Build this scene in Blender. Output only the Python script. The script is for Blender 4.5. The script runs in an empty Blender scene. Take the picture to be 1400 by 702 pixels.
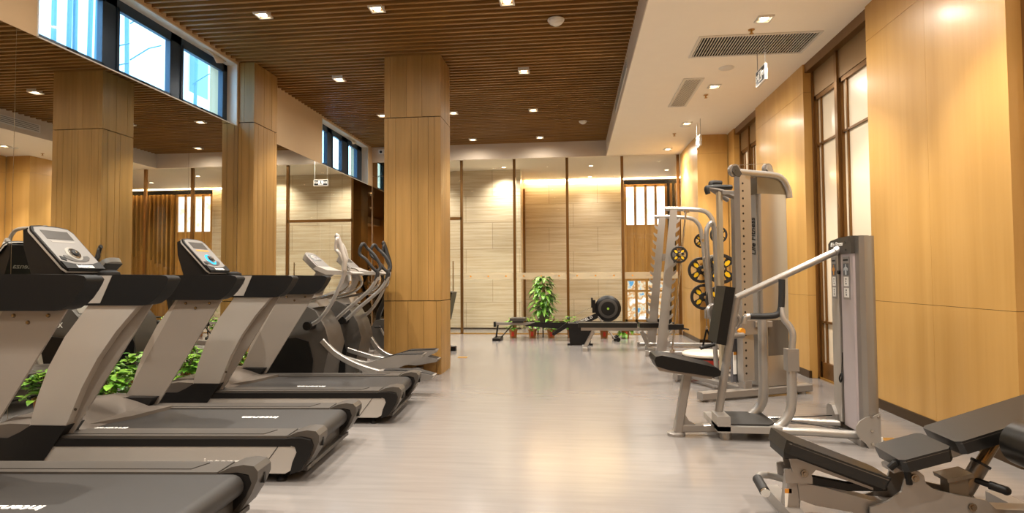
import bpy, bmesh, math, random
from mathutils import Vector, Matrix, Euler
PI = math.pi
random.seed(7)
scn = bpy.context.scene
COL = scn.collection
DEG = math.radians

# ------------------------------------------------------------------ helpers
def catmull(pts, k, closed=False):
    P = [Vector(p) for p in pts]; n = len(P); out = []
    rng = range(n if closed else n - 1)
    for i in rng:
        p1, p2 = P[i], P[(i + 1) % n]
        p0 = P[i - 1] if (closed or i > 0) else p1 * 2 - p2
        p3 = P[(i + 2) % n] if (closed or i + 2 < n) else p2 * 2 - p1
        for j in range(k):
            t = j / k
            out.append(0.5 * ((2 * p1) + (p2 - p0) * t + (2 * p0 - 5 * p1 + 4 * p2 - p3) * t * t + (3 * p1 - p0 - 3 * p2 + p3) * t ** 3))
    if not closed: out.append(P[-1])
    return out

class B:
    """collects shapes and links them as one mesh object"""
    def __init__(s, M=None):
        s.bm = bmesh.new(); s.M = M; s.cur = 0
    def _fin(s, verts, bev, seg, keep_ang=0.4):
        if bev > 0:
            vs = set(verts)
            es = [e for e in {e for v in verts for e in v.link_edges} if len(e.link_faces) == 2 and e.calc_face_angle(0) > keep_ang]
            r = bmesh.ops.bevel(s.bm, geom=es, offset=bev, offset_type='OFFSET', segments=seg, profile=0.5, affect='EDGES', clamp_overlap=True)
            verts = list({v for v in verts if v.is_valid} | {v for f in r['faces'] for v in f.verts})
        if s.M is not None:
            for v in verts: v.co = s.M @ v.co
        return verts
    def mi(s, k):
        """shapes added from here on take material k"""
        for f in s.bm.faces:
            if not f.tag: f.material_index = s.cur; f.tag = True
        s.cur = k; return s
    def box(s, lo, hi, bev=0, seg=2, R=None):
        lo, hi = Vector(lo), Vector(hi); c = (lo + hi) / 2; h = (hi - lo) / 2
        vs = []
        for x, y, z in ((-1,-1,-1),(1,-1,-1),(1,1,-1),(-1,1,-1),(-1,-1,1),(1,-1,1),(1,1,1),(-1,1,1)):
            p = Vector((x * h.x, y * h.y, z * h.z))
            if R is not None: p = R @ p
            vs.append(s.bm.verts.new(p + c))
        for f in ((0,3,2,1),(4,5,6,7),(0,1,5,4),(1,2,6,5),(2,3,7,6),(3,0,4,7)):
            s.bm.faces.new([vs[i] for i in f])
        s._fin(vs, bev, seg); return s
    def prism(s, pts, a, b, axis='y', bev=0, seg=2):
        def P(u, v, w):
            return {'y': (u, w, v), 'x': (w, u, v), 'z': (u, v, w)}[axis]
        A = [s.bm.verts.new(P(u, v, a)) for u, v in pts]; Bv = [s.bm.verts.new(P(u, v, b)) for u, v in pts]
        n = len(pts)
        s.bm.faces.new(A); s.bm.faces.new(list(reversed(Bv)))
        for i in range(n): s.bm.faces.new([A[i], Bv[i], Bv[(i + 1) % n], A[(i + 1) % n]])
        s._fin(A + Bv, bev, seg); return s
    def hull(s, A, Bp, bev=0, seg=2):
        """solid between two matching rings of 3D points"""
        a = [s.bm.verts.new(p) for p in A]; b = [s.bm.verts.new(p) for p in Bp]; n = len(a)
        s.bm.faces.new(a); s.bm.faces.new(list(reversed(b)))
        for i in range(n): s.bm.faces.new([a[i], b[i], b[(i + 1) % n], a[(i + 1) % n]])
        s._fin(a + b, bev, seg); return s
    def sweep(s, path, sec, closed=False, up=(0, 0, 1), scale=None):
        P = [Vector(p) for p in path]; n = len(P); up = Vector(up); rings = []; pu = None
        for i in range(n):
            if closed: t = P[(i + 1) % n] - P[i - 1]
            else: t = P[min(i + 1, n - 1)] - P[max(i - 1, 0)]
            t.normalize()
            if pu is None:
                u = up - t * up.dot(t)
                if u.length < 1e-3: u = Vector((1, 0, 0)) - t * t.x
            else: u = pu - t * pu.dot(t)
            u.normalize(); pu = u; w = t.cross(u); k = 1 if scale is None else scale[i]
            rings.append([s.bm.verts.new(P[i] + (w * a + u * b) * k) for a, b in sec])
        m = len(sec)
        for i in range(n if closed else n - 1):
            r0, r1 = rings[i], rings[(i + 1) % n]
            for j in range(m): s.bm.faces.new([r0[j], r0[(j + 1) % m], r1[(j + 1) % m], r1[j]])
        if not closed:
            s.bm.faces.new(list(reversed(rings[0]))); s.bm.faces.new(rings[-1])
        s._fin([v for r in rings for v in r], 0, 0); return s
    def tube(s, path, r, n=12, k=0, closed=False, scale=None):
        if k: path = catmull(path, k, closed)
        return s.sweep(path, [(r * math.cos(2 * PI * i / n), r * math.sin(2 * PI * i / n)) for i in range(n)], closed, scale=scale)
    def flat(s, path, w, h, k=0, up=(0, 0, 1), c=0.25):
        if k: path = catmull(path, k)
        a, b = w / 2, h / 2; d = min(a, b) * c
        return s.sweep(path, [(-a + d, -b), (a - d, -b), (a, -b + d), (a, b - d), (a - d, b), (-a + d, b), (-a, b - d), (-a, -b + d)], up=up)
    def cyl(s, p, q, r, r2=None, n=16):
        p, q = Vector(p), Vector(q)
        return s.sweep([p, q], [(r * math.cos(2 * PI * i / n), r * math.sin(2 * PI * i / n)) for i in range(n)], scale=[1, (r2 / r) if r2 else 1])
    def lathe(s, prof, c=(0, 0, 0), axis='z', n=28):
        c = Vector(c); rings = []; vs = []
        def P(r, h, a):
            x, y = r * math.cos(a), r * math.sin(a)
            return c + Vector({'z': (x, y, h), 'y': (x, h, y), 'x': (h, x, y)}[axis])
        for r, h in prof:
            if r < 1e-6: rings.append([s.bm.verts.new(P(0, h, 0))])
            else: rings.append([s.bm.verts.new(P(r, h, 2 * PI * i / n)) for i in range(n)])
        for a, b in zip(rings, rings[1:]):
            for i in range(n):
                q = [a[i % len(a)], a[(i + 1) % len(a)], b[(i + 1) % len(b)], b[i % len(b)]]
                u = []
                for v in q:
                    if v not in u: u.append(v)
                if len(u) > 2: s.bm.faces.new(u)
        for ring, pr in ((rings[0], prof[0]), (rings[-1], prof[-1])):
            if len(ring) > 2 and prof[0] != prof[-1]: s.bm.faces.new(ring)
        s._fin([v for r in rings for v in r], 0, 0); return s
    def ball(s, c, r, n=14, sc=(1, 1, 1)):
        prof = [(r * math.sin(PI * i / 8), -r * math.cos(PI * i / 8)) for i in range(9)]
        prof[0] = (0, -r); prof[-1] = (0, r)
        b = len(s.bm.verts); m = s.M; s.M = None
        s.lathe(prof, (0, 0, 0), 'z', n); s.M = m
        s.bm.verts.ensure_lookup_table()
        for v in s.bm.verts[b:]:
            v.co = Vector((v.co.x * sc[0], v.co.y * sc[1], v.co.z * sc[2])) + Vector(c)
            if m is not None: v.co = m @ v.co
        return s
    def done(s, name, m, parent=None, ang=35, flatsh=False):
        s.mi(0); bmesh.ops.recalc_face_normals(s.bm, faces=s.bm.faces[:])
        me = bpy.data.meshes.new(name); s.bm.to_mesh(me); s.bm.free()
        if not flatsh:
            for p in me.polygons: p.use_smooth = True
            me.set_sharp_from_angle(angle=DEG(ang))
        for q in (m if isinstance(m, list) else [m]): me.materials.append(q)
        o = bpy.data.objects.new(name, me); COL.objects.link(o)
        if parent is not None: o.parent = parent
        return o

def thing(name, label, cat, loc=(0, 0, 0), rz=0, group=None):
    o = bpy.data.objects.new(name, None); COL.objects.link(o)
    o.empty_display_size = 0.1
    o.location = loc; o.rotation_euler = (0, 0, rz); o['label'] = label; o['category'] = cat
    if group: o['group'] = group
    return o
def tag(o, label, cat, group=None):
    o['label'] = label; o['category'] = cat
    if group: o['group'] = group
    return o
def struct(name, b, m, parent=None):
    o = b.done(name, m, parent)
    if parent is None: o['kind'] = 'structure'
    return o
def sroot(name):
    o = bpy.data.objects.new(name, None); COL.objects.link(o); o['kind'] = 'structure'; return o
def dup(root, loc, rz=None, label=None, group=None):
    r = root.copy(); COL.objects.link(r); r.location = loc
    if rz is not None: r.rotation_euler = (0, 0, rz)
    if label: r['label'] = label
    if group: r['group'] = group
    for ch in list(root.children):
        c = ch.copy(); COL.objects.link(c); c.parent = r
        for g in list(ch.children):
            d = g.copy(); COL.objects.link(d); d.parent = c
    return r

# ------------------------------------------------------------------ materials
def srgb(h):
    h = h.lstrip('#'); v = [int(h[i:i + 2], 16) / 255 for i in (0, 2, 4)]
    return [((c + 0.055) / 1.055) ** 2.4 if c > 0.04045 else c / 12.92 for c in v]
def newmat(name):
    m = bpy.data.materials.new(name); m.use_nodes = True
    nt = m.node_tree; return m, nt, nt.nodes['Principled BSDF']
def mat(name, col, rough=0.5, metal=0.0, spec=0.5, coat=0.0, bump=0.0, bscale=200, emis=0, var=0.0):
    m, nt, p = newmat(name)
    if isinstance(col, str): col = srgb(col)
    p.inputs['Base Color'].default_value = (*col, 1)
    p.inputs['Roughness'].default_value = rough; p.inputs['Metallic'].default_value = metal
    p.inputs['Specular IOR Level'].default_value = spec; p.inputs['Coat Weight'].default_value = coat
    p.inputs['Coat Roughness'].default_value = 0.1
    if emis:
        p.inputs['Emission Color'].default_value = (*col, 1); p.inputs['Emission Strength'].default_value = emis
    tc = nt.nodes.new('ShaderNodeTexCoord')
    if var:
        no = nt.nodes.new('ShaderNodeTexNoise'); no.inputs['Scale'].default_value = 6; no.inputs['Detail'].default_value = 4
        mx = nt.nodes.new('ShaderNodeMix'); mx.data_type = 'RGBA'
        mx.inputs[6].default_value = (*[c * (1 - var) for c in col], 1); mx.inputs[7].default_value = (*[min(1, c * (1 + var)) for c in col], 1)
        nt.links.new(tc.outputs['Object'], no.inputs['Vector']); nt.links.new(no.outputs['Fac'], mx.inputs[0]); nt.links.new(mx.outputs[2], p.inputs['Base Color'])
    if bump:
        no = nt.nodes.new('ShaderNodeTexNoise'); no.inputs['Scale'].default_value = bscale
        bp = nt.nodes.new('ShaderNodeBump'); bp.inputs['Strength'].default_value = bump; bp.inputs['Distance'].default_value = 0.002
        nt.links.new(tc.outputs['Object'], no.inputs['Vector']); nt.links.new(no.outputs['Fac'], bp.inputs['Height']); nt.links.new(bp.outputs['Normal'], p.inputs['Normal'])
    return m
def grain(name, c1, c2, stretch, rough=0.45, scale=1.0, spec=0.4, coat=0.0):
    """wood: noise drawn out along one axis (stretch is a per-axis scale)"""
    m, nt, p = newmat(name)
    tc = nt.nodes.new('ShaderNodeTexCoord'); mp = nt.nodes.new('ShaderNodeMapping'); mp.inputs['Scale'].default_value = stretch
    n1 = nt.nodes.new('ShaderNodeTexNoise'); n1.inputs['Scale'].default_value = scale; n1.inputs['Detail'].default_value = 6; n1.inputs['Roughness'].default_value = 0.6
    n2 = nt.nodes.new('ShaderNodeTexNoise'); n2.inputs['Scale'].default_value = 0.9; n2.inputs['Detail'].default_value = 2
    ad = nt.nodes.new('ShaderNodeMath'); ad.operation = 'MULTIPLY_ADD'; ad.inputs[1].default_value = 0.35
    cr = nt.nodes.new('ShaderNodeValToRGB'); cr.color_ramp.elements[0].position = 0.42; cr.color_ramp.elements[1].position = 0.85
    cr.color_ramp.elements[0].color = (*srgb(c1), 1); cr.color_ramp.elements[1].color = (*srgb(c2), 1)
    L = nt.links.new
    L(tc.outputs['Object'], mp.inputs['Vector']); L(mp.outputs['Vector'], n1.inputs['Vector']); L(tc.outputs['Object'], n2.inputs['Vector'])
    L(n2.outputs['Fac'], ad.inputs[0]); L(n1.outputs['Fac'], ad.inputs[2]); L(ad.outputs[0], cr.inputs['Fac']); L(cr.outputs['Color'], p.inputs['Base Color'])
    p.inputs['Roughness'].default_value = rough; p.inputs['Specular IOR Level'].default_value = spec; p.inputs['Coat Weight'].default_value = coat; p.inputs['Coat Roughness'].default_value = 0.2
    return m
def brushed(name, col, rough=0.3, metal=0.9, stretch=(60, 60, 1)):
    m, nt, p = newmat(name)
    tc = nt.nodes.new('ShaderNodeTexCoord'); mp = nt.nodes.new('ShaderNodeMapping'); mp.inputs['Scale'].default_value = stretch
    n1 = nt.nodes.new('ShaderNodeTexNoise'); n1.inputs['Scale'].default_value = 3; n1.inputs['Detail'].default_value = 3
    mr = nt.nodes.new('ShaderNodeMapRange'); mr.inputs['To Min'].default_value = rough * 0.75; mr.inputs['To Max'].default_value = rough * 1.3
    L = nt.links.new
    L(tc.outputs['Object'], mp.inputs['Vector']); L(mp.outputs['Vector'], n1.inputs['Vector']); L(n1.outputs['Fac'], mr.inputs['Value']); L(mr.outputs['Result'], p.inputs['Roughness'])
    p.inputs['Base Color'].default_value = (*srgb(col), 1); p.inputs['Metallic'].default_value = metal
    return m
def marble(name):
    m, nt, p = newmat(name); L = nt.links.new
    tc = nt.nodes.new('ShaderNodeTexCoord'); mp = nt.nodes.new('ShaderNodeMapping'); mp.inputs['Scale'].default_value = (0.55, 0.55, 14)
    n1 = nt.nodes.new('ShaderNodeTexNoise'); n1.inputs['Scale'].default_value = 1.6; n1.inputs['Detail'].default_value = 8; n1.inputs['Roughness'].default_value = 0.65
    cr = nt.nodes.new('ShaderNodeValToRGB'); e = cr.color_ramp.elements
    e[0].position = 0.32; e[0].color = (*srgb('#c3ad8d'), 1); e[1].position = 0.68; e[1].color = (*srgb('#e2d5bd'), 1)
    x = e.new(0.5); x.color = (*srgb('#d4c3a6'), 1)
    # cut joints: wide slabs in running bond
    mp2 = nt.nodes.new('ShaderNodeMapping'); mp2.inputs['Rotation'].default_value = (PI / 2, 0, 0)
    br = nt.nodes.new('ShaderNodeTexBrick'); br.inputs['Scale'].default_value = 1.0
    br.inputs['Brick Width'].default_value = 1.25; br.inputs['Row Height'].default_value = 0.62; br.inputs['Mortar Size'].default_value = 0.006; br.inputs['Mortar Smooth'].default_value = 0.0
    br.inputs['Color1'].default_value = (1, 1, 1, 1); br.inputs['Color2'].default_value = (0.88, 0.88, 0.88, 1); br.inputs['Mortar'].default_value = (0.5, 0.45, 0.4, 1)
    mx = nt.nodes.new('ShaderNodeMix'); mx.data_type = 'RGBA'; mx.blend_type = 'MULTIPLY'; mx.inputs[0].default_value = 0.8
    L(tc.outputs['Object'], mp.inputs['Vector']); L(mp.outputs['Vector'], n1.inputs['Vector']); L(n1.outputs['Fac'], cr.inputs['Fac'])
    L(tc.outputs['Object'], mp2.inputs['Vector']); L(mp2.outputs['Vector'], br.inputs['Vector'])
    L(cr.outputs['Color'], mx.inputs[6]); L(br.outputs['Color'], mx.inputs[7]); L(mx.outputs[2], p.inputs['Base Color'])
    p.inputs['Roughness'].default_value = 0.3
    return m
def glass(name, tint=(1, 1, 1), base=0.03, rough=0.0):
    m = bpy.data.materials.new(name); m.use_nodes = True; nt = m.node_tree; nt.nodes.clear(); L = nt.links.new
    o = nt.nodes.new('ShaderNodeOutputMaterial'); t = nt.nodes.new('ShaderNodeBsdfTransparent'); g = nt.nodes.new('ShaderNodeBsdfGlossy'); mx = nt.nodes.new('ShaderNodeMixShader')
    lw = nt.nodes.new('ShaderNodeLayerWeight'); lw.inputs['Blend'].default_value = 0.5
    pw = nt.nodes.new('ShaderNodeMath'); pw.operation = 'POWER'; pw.inputs[1].default_value = 5
    fr = nt.nodes.new('ShaderNodeMath'); fr.operation = 'MULTIPLY_ADD'; fr.inputs[1].default_value = 0.9; fr.inputs[2].default_value = base
    L(lw.outputs['Facing'], pw.inputs[0]); L(pw.outputs[0], fr.inputs[0])
    t.inputs['Color'].default_value = (*tint, 1); g.inputs['Roughness'].default_value = rough
    L(fr.outputs[0], mx.inputs[0]); L(t.outputs[0], mx.inputs[1]); L(g.outputs[0], mx.inputs[2]); L(mx.outputs[0], o.inputs['Surface'])
    return m
def veil(name, col, a):
    m = bpy.data.materials.new(name); m.use_nodes = True; nt = m.node_tree; nt.nodes.clear(); L = nt.links.new
    o = nt.nodes.new('ShaderNodeOutputMaterial'); t = nt.nodes.new('ShaderNodeBsdfTransparent'); d = nt.nodes.new('ShaderNodeBsdfTranslucent'); mx = nt.nodes.new('ShaderNodeMixShader')
    d.inputs['Color'].default_value = (*srgb(col), 1); mx.inputs[0].default_value = a
    L(t.outputs[0], mx.inputs[1]); L(d.outputs[0], mx.inputs[2]); L(mx.outputs[0], o.inputs['Surface'])
    return m
def glow(name, col, strength, noise=None):
    m = bpy.data.materials.new(name); m.use_nodes = True; nt = m.node_tree; nt.nodes.clear(); L = nt.links.new
    o = nt.nodes.new('ShaderNodeOutputMaterial'); e = nt.nodes.new('ShaderNodeEmission'); e.inputs['Color'].default_value = (*srgb(col), 1); e.inputs['Strength'].default_value = strength
    L(e.outputs[0], o.inputs['Surface'])
    if noise:
        tc = nt.nodes.new('ShaderNodeTexCoord'); n = nt.nodes.new('ShaderNodeTexNoise'); n.inputs['Scale'].default_value = noise[0]; n.inputs['Detail'].default_value = 5
        cr = nt.nodes.new('ShaderNodeValToRGB'); el = cr.color_ramp.elements
        el[0].position = 0.35; el[0].color = (*srgb(noise[1][0]), 1); el[1].position = 0.62; el[1].color = (*srgb(noise[1][-1]), 1)
        for i, c in enumerate(noise[1][1:-1]):
            x = el.new(0.42 + 0.08 * i); x.color = (*srgb(c), 1)
        L(tc.outputs['Object'], n.inputs['Vector']); L(n.outputs['Fac'], cr.inputs['Fac']); L(cr.outputs['Color'], e.inputs['Color'])
    return m
def leafmat(name, c1, c2):
    m, nt, p = newmat(name); L = nt.links.new
    tc = nt.nodes.new('ShaderNodeTexCoord'); n = nt.nodes.new('ShaderNodeTexNoise'); n.inputs['Scale'].default_value = 9
    cr = nt.nodes.new('ShaderNodeValToRGB'); e = cr.color_ramp.elements; e[0].position = 0.35; e[0].color = (*srgb(c1), 1); e[1].position = 0.65; e[1].color = (*srgb(c2), 1)
    L(tc.outputs['Object'], n.inputs['Vector']); L(n.outputs['Fac'], cr.inputs['Fac']); L(cr.outputs['Color'], p.inputs['Base Color'])
    p.inputs['Roughness'].default_value = 0.4
    return m

M_ = {}
M_['floor'] = None
def floor_mat():
    m, nt, p = newmat('vinyl floor'); L = nt.links.new
    tc = nt.nodes.new('ShaderNodeTexCoord')
    mp = nt.nodes.new('ShaderNodeMapping'); mp.inputs['Scale'].default_value = (0.8, 9, 1)
    n = nt.nodes.new('ShaderNodeTexNoise'); n.inputs['Scale'].default_value = 2.2; n.inputs['Detail'].default_value = 6; n.inputs['Roughness'].default_value = 0.6
    cr = nt.nodes.new('ShaderNodeValToRGB'); e = cr.color_ramp.elements; e[0].position = 0.3; e[0].color = (*srgb('#716c69'), 1); e[1].position = 0.7; e[1].color = (*srgb('#7a7572'), 1)
    n2 = nt.nodes.new('ShaderNodeTexNoise'); n2.inputs['Scale'].default_value = 1.3; n2.inputs['Detail'].default_value = 3
    mr = nt.nodes.new('ShaderNodeMapRange'); mr.inputs['To Min'].default_value = 0.15; mr.inputs['To Max'].default_value = 0.24
    L(tc.outputs['Object'], mp.inputs['Vector']); L(mp.outputs['Vector'], n.inputs['Vector']); L(n.outputs['Fac'], cr.inputs['Fac']); L(cr.outputs['Color'], p.inputs['Base Color'])
    L(tc.outputs['Object'], n2.inputs['Vector']); L(n2.outputs['Fac'], mr.inputs['Value']); L(mr.outputs['Result'], p.inputs['Roughness'])
    p.inputs['Specular IOR Level'].default_value = 0.6
    return m
FLOOR = floor_mat()
OAK = grain('oak cladding', '#83632f', '#a27b44', (9, 9, 0.5))
VENEER = grain('honey veneer', '#b48845', '#c89c5a', (5, 5, 0.25), rough=0.38, coat=0.15)
SLAT = grain('ceiling slat wood', '#735026', '#9a703a', (0.8, 12, 12), rough=0.5)
FIN = grain('screen wood', '#93682f', '#b98a48', (9, 9, 0.5))
MARBLE = marble('travertine slabs')
PAINT = mat('cream ceiling paint', '#f4ead9', 0.7, var=0.02)
WALLP = mat('beige wall paint', '#c7ab86', 0.7, var=0.03)
GREYP = mat('warm grey paint', '#c9b9a6', 0.7, var=0.03)
WHITEP = mat('white reveal paint', '#d8d4cc', 0.7, var=0.03)
VOID = mat('black ceiling void', '#0c0a08', 0.9)
BRONZE = mat('dark bronze', '#7d5b32', 0.28, 0.75)
BRONZED = mat('bronze baseboard', '#4d3b26', 0.35, 0.6)
TINTMIR = mat('bronze tinted mirror', '#8f7a60', 0.02, 1.0)
MIRROR = mat('mirror silver', '#e4e4e0', 0.0, 1.0)
WINF = mat('navy window frame', '#2f3f50', 0.35, 0.3)
GLASS = glass('clear glass', (0.97, 0.98, 0.97))
FROST = mat('frosted door glass', '#e8dac2', 0.22, coat=0.3)
WHITEM = mat('white enamel', '#d6d0c6', 0.35)
LENS = glow('downlight lens', '#ffe2b8', 14)
SILVER = mat('silver powder coat', '#aaa6a1', 0.32, 0.65, bump=0.04, bscale=900)
SILVERD = mat('pewter powder coat', '#8f8983', 0.34, 0.45)
TREADG = mat('treadmill grey shell', '#47423d', 0.42, 0.15)
TREADS = mat('treadmill silver rail', '#b0a9a1', 0.34, 0.35)
DARKG = mat('charcoal plastic', '#3b3733', 0.42)
BLACKP = mat('black plastic', '#12100f', 0.45, spec=0.3)
RUBBER = mat('black rubber', '#1a1817', 0.55, bump=0.1, bscale=500)
SHROUD = mat('graphite shroud', '#504c48', 0.33, 0.1)
PLATE_SHADE = mat('shaded inner plate', '#938b83', 0.38, 0.3)  # darker than the upright shell: shade on inner faces put into the colour
HOOD = mat('treadmill hood', '#585049', 0.38, 0.1)
RAILV = mat('handrail skin', '#0d0c0c', 0.48, spec=0.3, bump=0.06, bscale=300)
PADB = mat('black matte upholstery', '#0b0a09', 0.5, spec=0.25, bump=0.06, bscale=260)
BELT = mat('running belt', '#262321', 0.5, bump=0.15, bscale=700)
VINYL = mat('black upholstery vinyl', '#100f0d', 0.33, spec=0.5, bump=0.08, bscale=260)
GRIP = mat('black foam grip', '#1d1b1a', 0.6)
CHROME = mat('polished steel', '#c9c4bc', 0.15, 1.0)
BOLT = mat('steel bolt', '#8d8172', 0.25, 1.0)
ALU = brushed('brushed aluminium', '#b9b4ad', 0.32, 0.85)
ALUD = brushed('dark brushed aluminium', '#9a958f', 0.34, 0.75)
LAV = mat('pale lavender panel', '#b3a8aa', 0.35, 0.15)
WHITE = mat('white print', '#e9e6e0', 0.5)
BLACKT = mat('black print', '#0f0e0d', 0.5)
GREYT = mat('grey print', '#8b867e', 0.5)
SCREEN = mat('lcd screen', '#4d4a47', 0.2)
FACE = mat('console face', '#75716d', 0.35)
BLUEL = glow('blue key light', '#3fb4ff', 2.5)
YELLOW = mat('yellow plate insert', '#e2b61a', 0.4)
RED = mat('red dome', '#c8321a', 0.35)
ORANGE = mat('orange knob', '#d08a28', 0.35)
LEAF = leafmat('fresh leaves', '#3d7a1c', '#8ab63a')
LEAFD = leafmat('deep leaves', '#336a1c', '#7fae3c')
TERRA = mat('tan pot', '#a8703c', 0.6, var=0.1)
POTG = mat('grey pot', '#5a5148', 0.5)
SOIL = mat('potting soil', '#241a12', 0.9)
STEM = mat('stem bark', '#5b4a2a', 0.8)
BAND = veil('frosted safety band', '#f6ecd8', 0.35)
BRASS = mat('brass plate', '#b98d45', 0.35, 0.7)

def text_mesh(s, size, name='text', depth=0.001, bold=False):
    cu = bpy.data.curves.new(name, 'FONT'); cu.body = s; cu.size = size; cu.align_x = 'CENTER'; cu.align_y = 'CENTER'; cu.extrude = depth
    if bold: cu.offset = size * 0.018
    o = bpy.data.objects.new(name, cu); COL.objects.link(o)
    me = bpy.data.meshes.new_from_object(o.evaluated_get(bpy.context.evaluated_depsgraph_get()))
    bpy.data.objects.remove(o); return me
def text(name, s, size, m, parent, loc, rot, bold=False, sx=1.0, shear=0.0):
    me = text_mesh(s, size, name, bold=bold); me.materials.clear(); me.materials.append(m)
    R = Euler(rot).to_matrix().to_4x4()
    S = Matrix(((sx, shear, 0, 0), (0, 1, 0, 0), (0, 0, 1, 0), (0, 0, 0, 1)))
    me.transform(Matrix.Translation(loc) @ R @ S)
    o = bpy.data.objects.new(name, me); COL.objects.link(o)
    if parent is not None: o.parent = parent
    return o
# ------------------------------------------------------------------ the room
XM, XR, ZS, ZC = -4.32, 2.73, 3.705, 4.02
YB = 12.3            # glass partition
Y0 = -3.0
struct('floor', B().box((-4.7, Y0 - 0.1, -0.2), (5.3, 15.8, 0)), FLOOR)

# slatted ceiling: black void with timber slats below it
struct('ceiling_void', B().box((-4.7, Y0, 4.14), (0.8, 12.3, 4.24)), VOID)
b = B(); y = Y0 + 0.03
while y < 12.2:
    b.box((-4.46, y - 0.017, ZC), (0.692, y + 0.017, ZC + 0.09)); y += 0.108
struct('ceiling', b, SLAT)
b = B()
b.box((0.70, Y0, ZS), (5.3, 12.25, 4.24)); b.box((-4.7, 12.22, ZS), (5.3, 15.8, 4.24))
b.box((-4.7, 12.215, ZS + 0.002), (0.70, 12.23, 4.2))
struct('ceiling_soffit', b, PAINT)
b = B().box((0.692, Y0, ZS + 0.001), (0.70, 12.22, 4.2)).box((-4.47, 12.207, ZS + 0.001), (0.70, 12.216, 4.2))
struct('trim_1', b, GREYP)
# window side wall
ZW0, ZW1 = 3.18, 3.985
W1, W2 = (4.26, 7.10), (9.67, 11.95)
b = B()
b.box((-4.7, Y0, 0), (XM - 0.012, 12.3, ZW0))
for a, c in ((Y0, W1[0]), (W1[1], W2[0]), (W2[1], 12.3)): b.box((-4.7, a, ZW0), (XM, c, 4.14))
for a, c in (W1, W2): b.box((-4.7, a, ZW1), (XM, c, 4.14))
struct('wall_left', b, WALLP)
for n, (a, c) in enumerate((W1, W2)):
    b = B(); b.box((-4.52, c - 0.012, ZW0 + 0.001), (XM + 0.004, c + 0.002, ZW1)); b.box((-4.52, a - 0.002, ZW0 + 0.001), (XM + 0.004, a + 0.012, ZW1)); b.box((-4.52, a, ZW1 - 0.012), (XM + 0.004, c, ZW1 + 0.002)); b.box((-4.52, a, ZW0 - 0.002), (XM + 0.004, c, ZW0 + 0.008))
    struct('trim_%d' % (n + 2), b, WHITEP)
def window(name, y0, y1, panes):
    r = sroot(name); x0, x1 = -4.52, -4.45
    b = B(); z0, z1 = ZW0 + 0.01, ZW1 - 0.014
    b.box((x0, y0, z0), (x1, y1, z0 + 0.055), 0.006); b.box((x0, y0, z1 - 0.09), (x1, y1, z1), 0.006)
    ed = [y0] + [v for p in panes for v in p] + [y1]
    for i in range(0, len(ed), 2): b.box((x0, ed[i] - (0.0 if i == 0 else 0.0), z0), (x1, ed[i + 1], z1), 0.006)
    b.done('window_frame', WINF, r)
    for p in panes:
        s = B(); x2 = x1 + 0.012; w = 0.028
        s.box((x1 - 0.02, p[0] - 0.005, z0 + 0.05), (x2, p[0] + w, z1 - 0.085), 0.004); s.box((x1 - 0.02, p[1] - w, z0 + 0.05), (x2, p[1] + 0.005, z1 - 0.085), 0.004)
        s.box((x1 - 0.02, p[0], z0 + 0.05), (x2, p[1], z0 + 0.078), 0.004); s.box((x1 - 0.02, p[0], z1 - 0.113), (x2, p[1], z1 - 0.085), 0.004)
        f = s.done('sash', WINF, r)
        B().box((-4.492, p[0], z0 + 0.05), (-4.486, p[1], z1 - 0.085)).done('pane', GLASS, f)
        h = B(); m = (p[0] + p[1]) / 2
        h.box((x2, m - 0.05, z0 + 0.052), (x2 + 0.018, m + 0.05, z0 + 0.07), 0.003); h.done('sash_handle', BLACKP, f)
window('window_1', W1[0] + 0.014, W1[1] - 0.014, [(4.36, 5.08), (5.24, 6.02), (6.19, 7.0)])
window('window_2', W2[0] + 0.014, W2[1] - 0.014, [(9.78, 10.19), (10.40, 10.87), (11.16, 11.67)])
# torn weather film hanging at the head of the windows
for yy, lb in ((6.72, 'torn white film hanging at head of the larger window'), (11.2, 'torn beige film flap hanging at head of the smaller window')):
    b = B(); pts = [(-4.37, yy - 0.22, 3.965), (-4.35, yy - 0.10, 3.93), (-4.365, yy, 3.87), (-4.35, yy + 0.09, 3.9), (-4.37, yy + 0.2, 3.95)]
    top = [(-4.37, yy - 0.24, 3.97), (-4.37, yy - 0.1, 3.972), (-4.37, yy, 3.972), (-4.37, yy + 0.1, 3.972), (-4.37, yy + 0.22, 3.97)]
    vs = [b.bm.verts.new(p) for p in pts]; vt = [b.bm.verts.new(p) for p in top]
    for i in range(4): b.bm.faces.new([vs[i], vs[i + 1], vt[i + 1], vt[i]])
    o = b.done('torn_film', WHITEP); o.modifiers.new('s', 'SOLIDIFY').thickness = 0.003
    tag(o, lb, 'film')

# mirror panels, floor to window sill
mp = [(-3.0, 2.02, 'mirror panel on the window wall before the nearest treadmill'), (2.024, 4.085, 'mirror panel at the left edge of the photo behind the front treadmills'),
      (4.089, 6.158, 'wide mirror panel below the larger window, showing the reflected planked pillar'), (6.162, 7.125, 'narrow mirror panel between wide panel and planked wall column'),
      (7.725, 10.02, 'mirror panel beyond the planked wall column, reflecting the exit sign'), (10.024, 12.2, 'mirror panel at far end below the smaller window')]
for a, c, lb in mp:
    tag(B().box((XM - 0.011, a, 0.02), (XM, c, ZW0 - 0.002)).done('mirror_panel', MIRROR), lb, 'mirror', 'mirror panels along the window wall')

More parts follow.
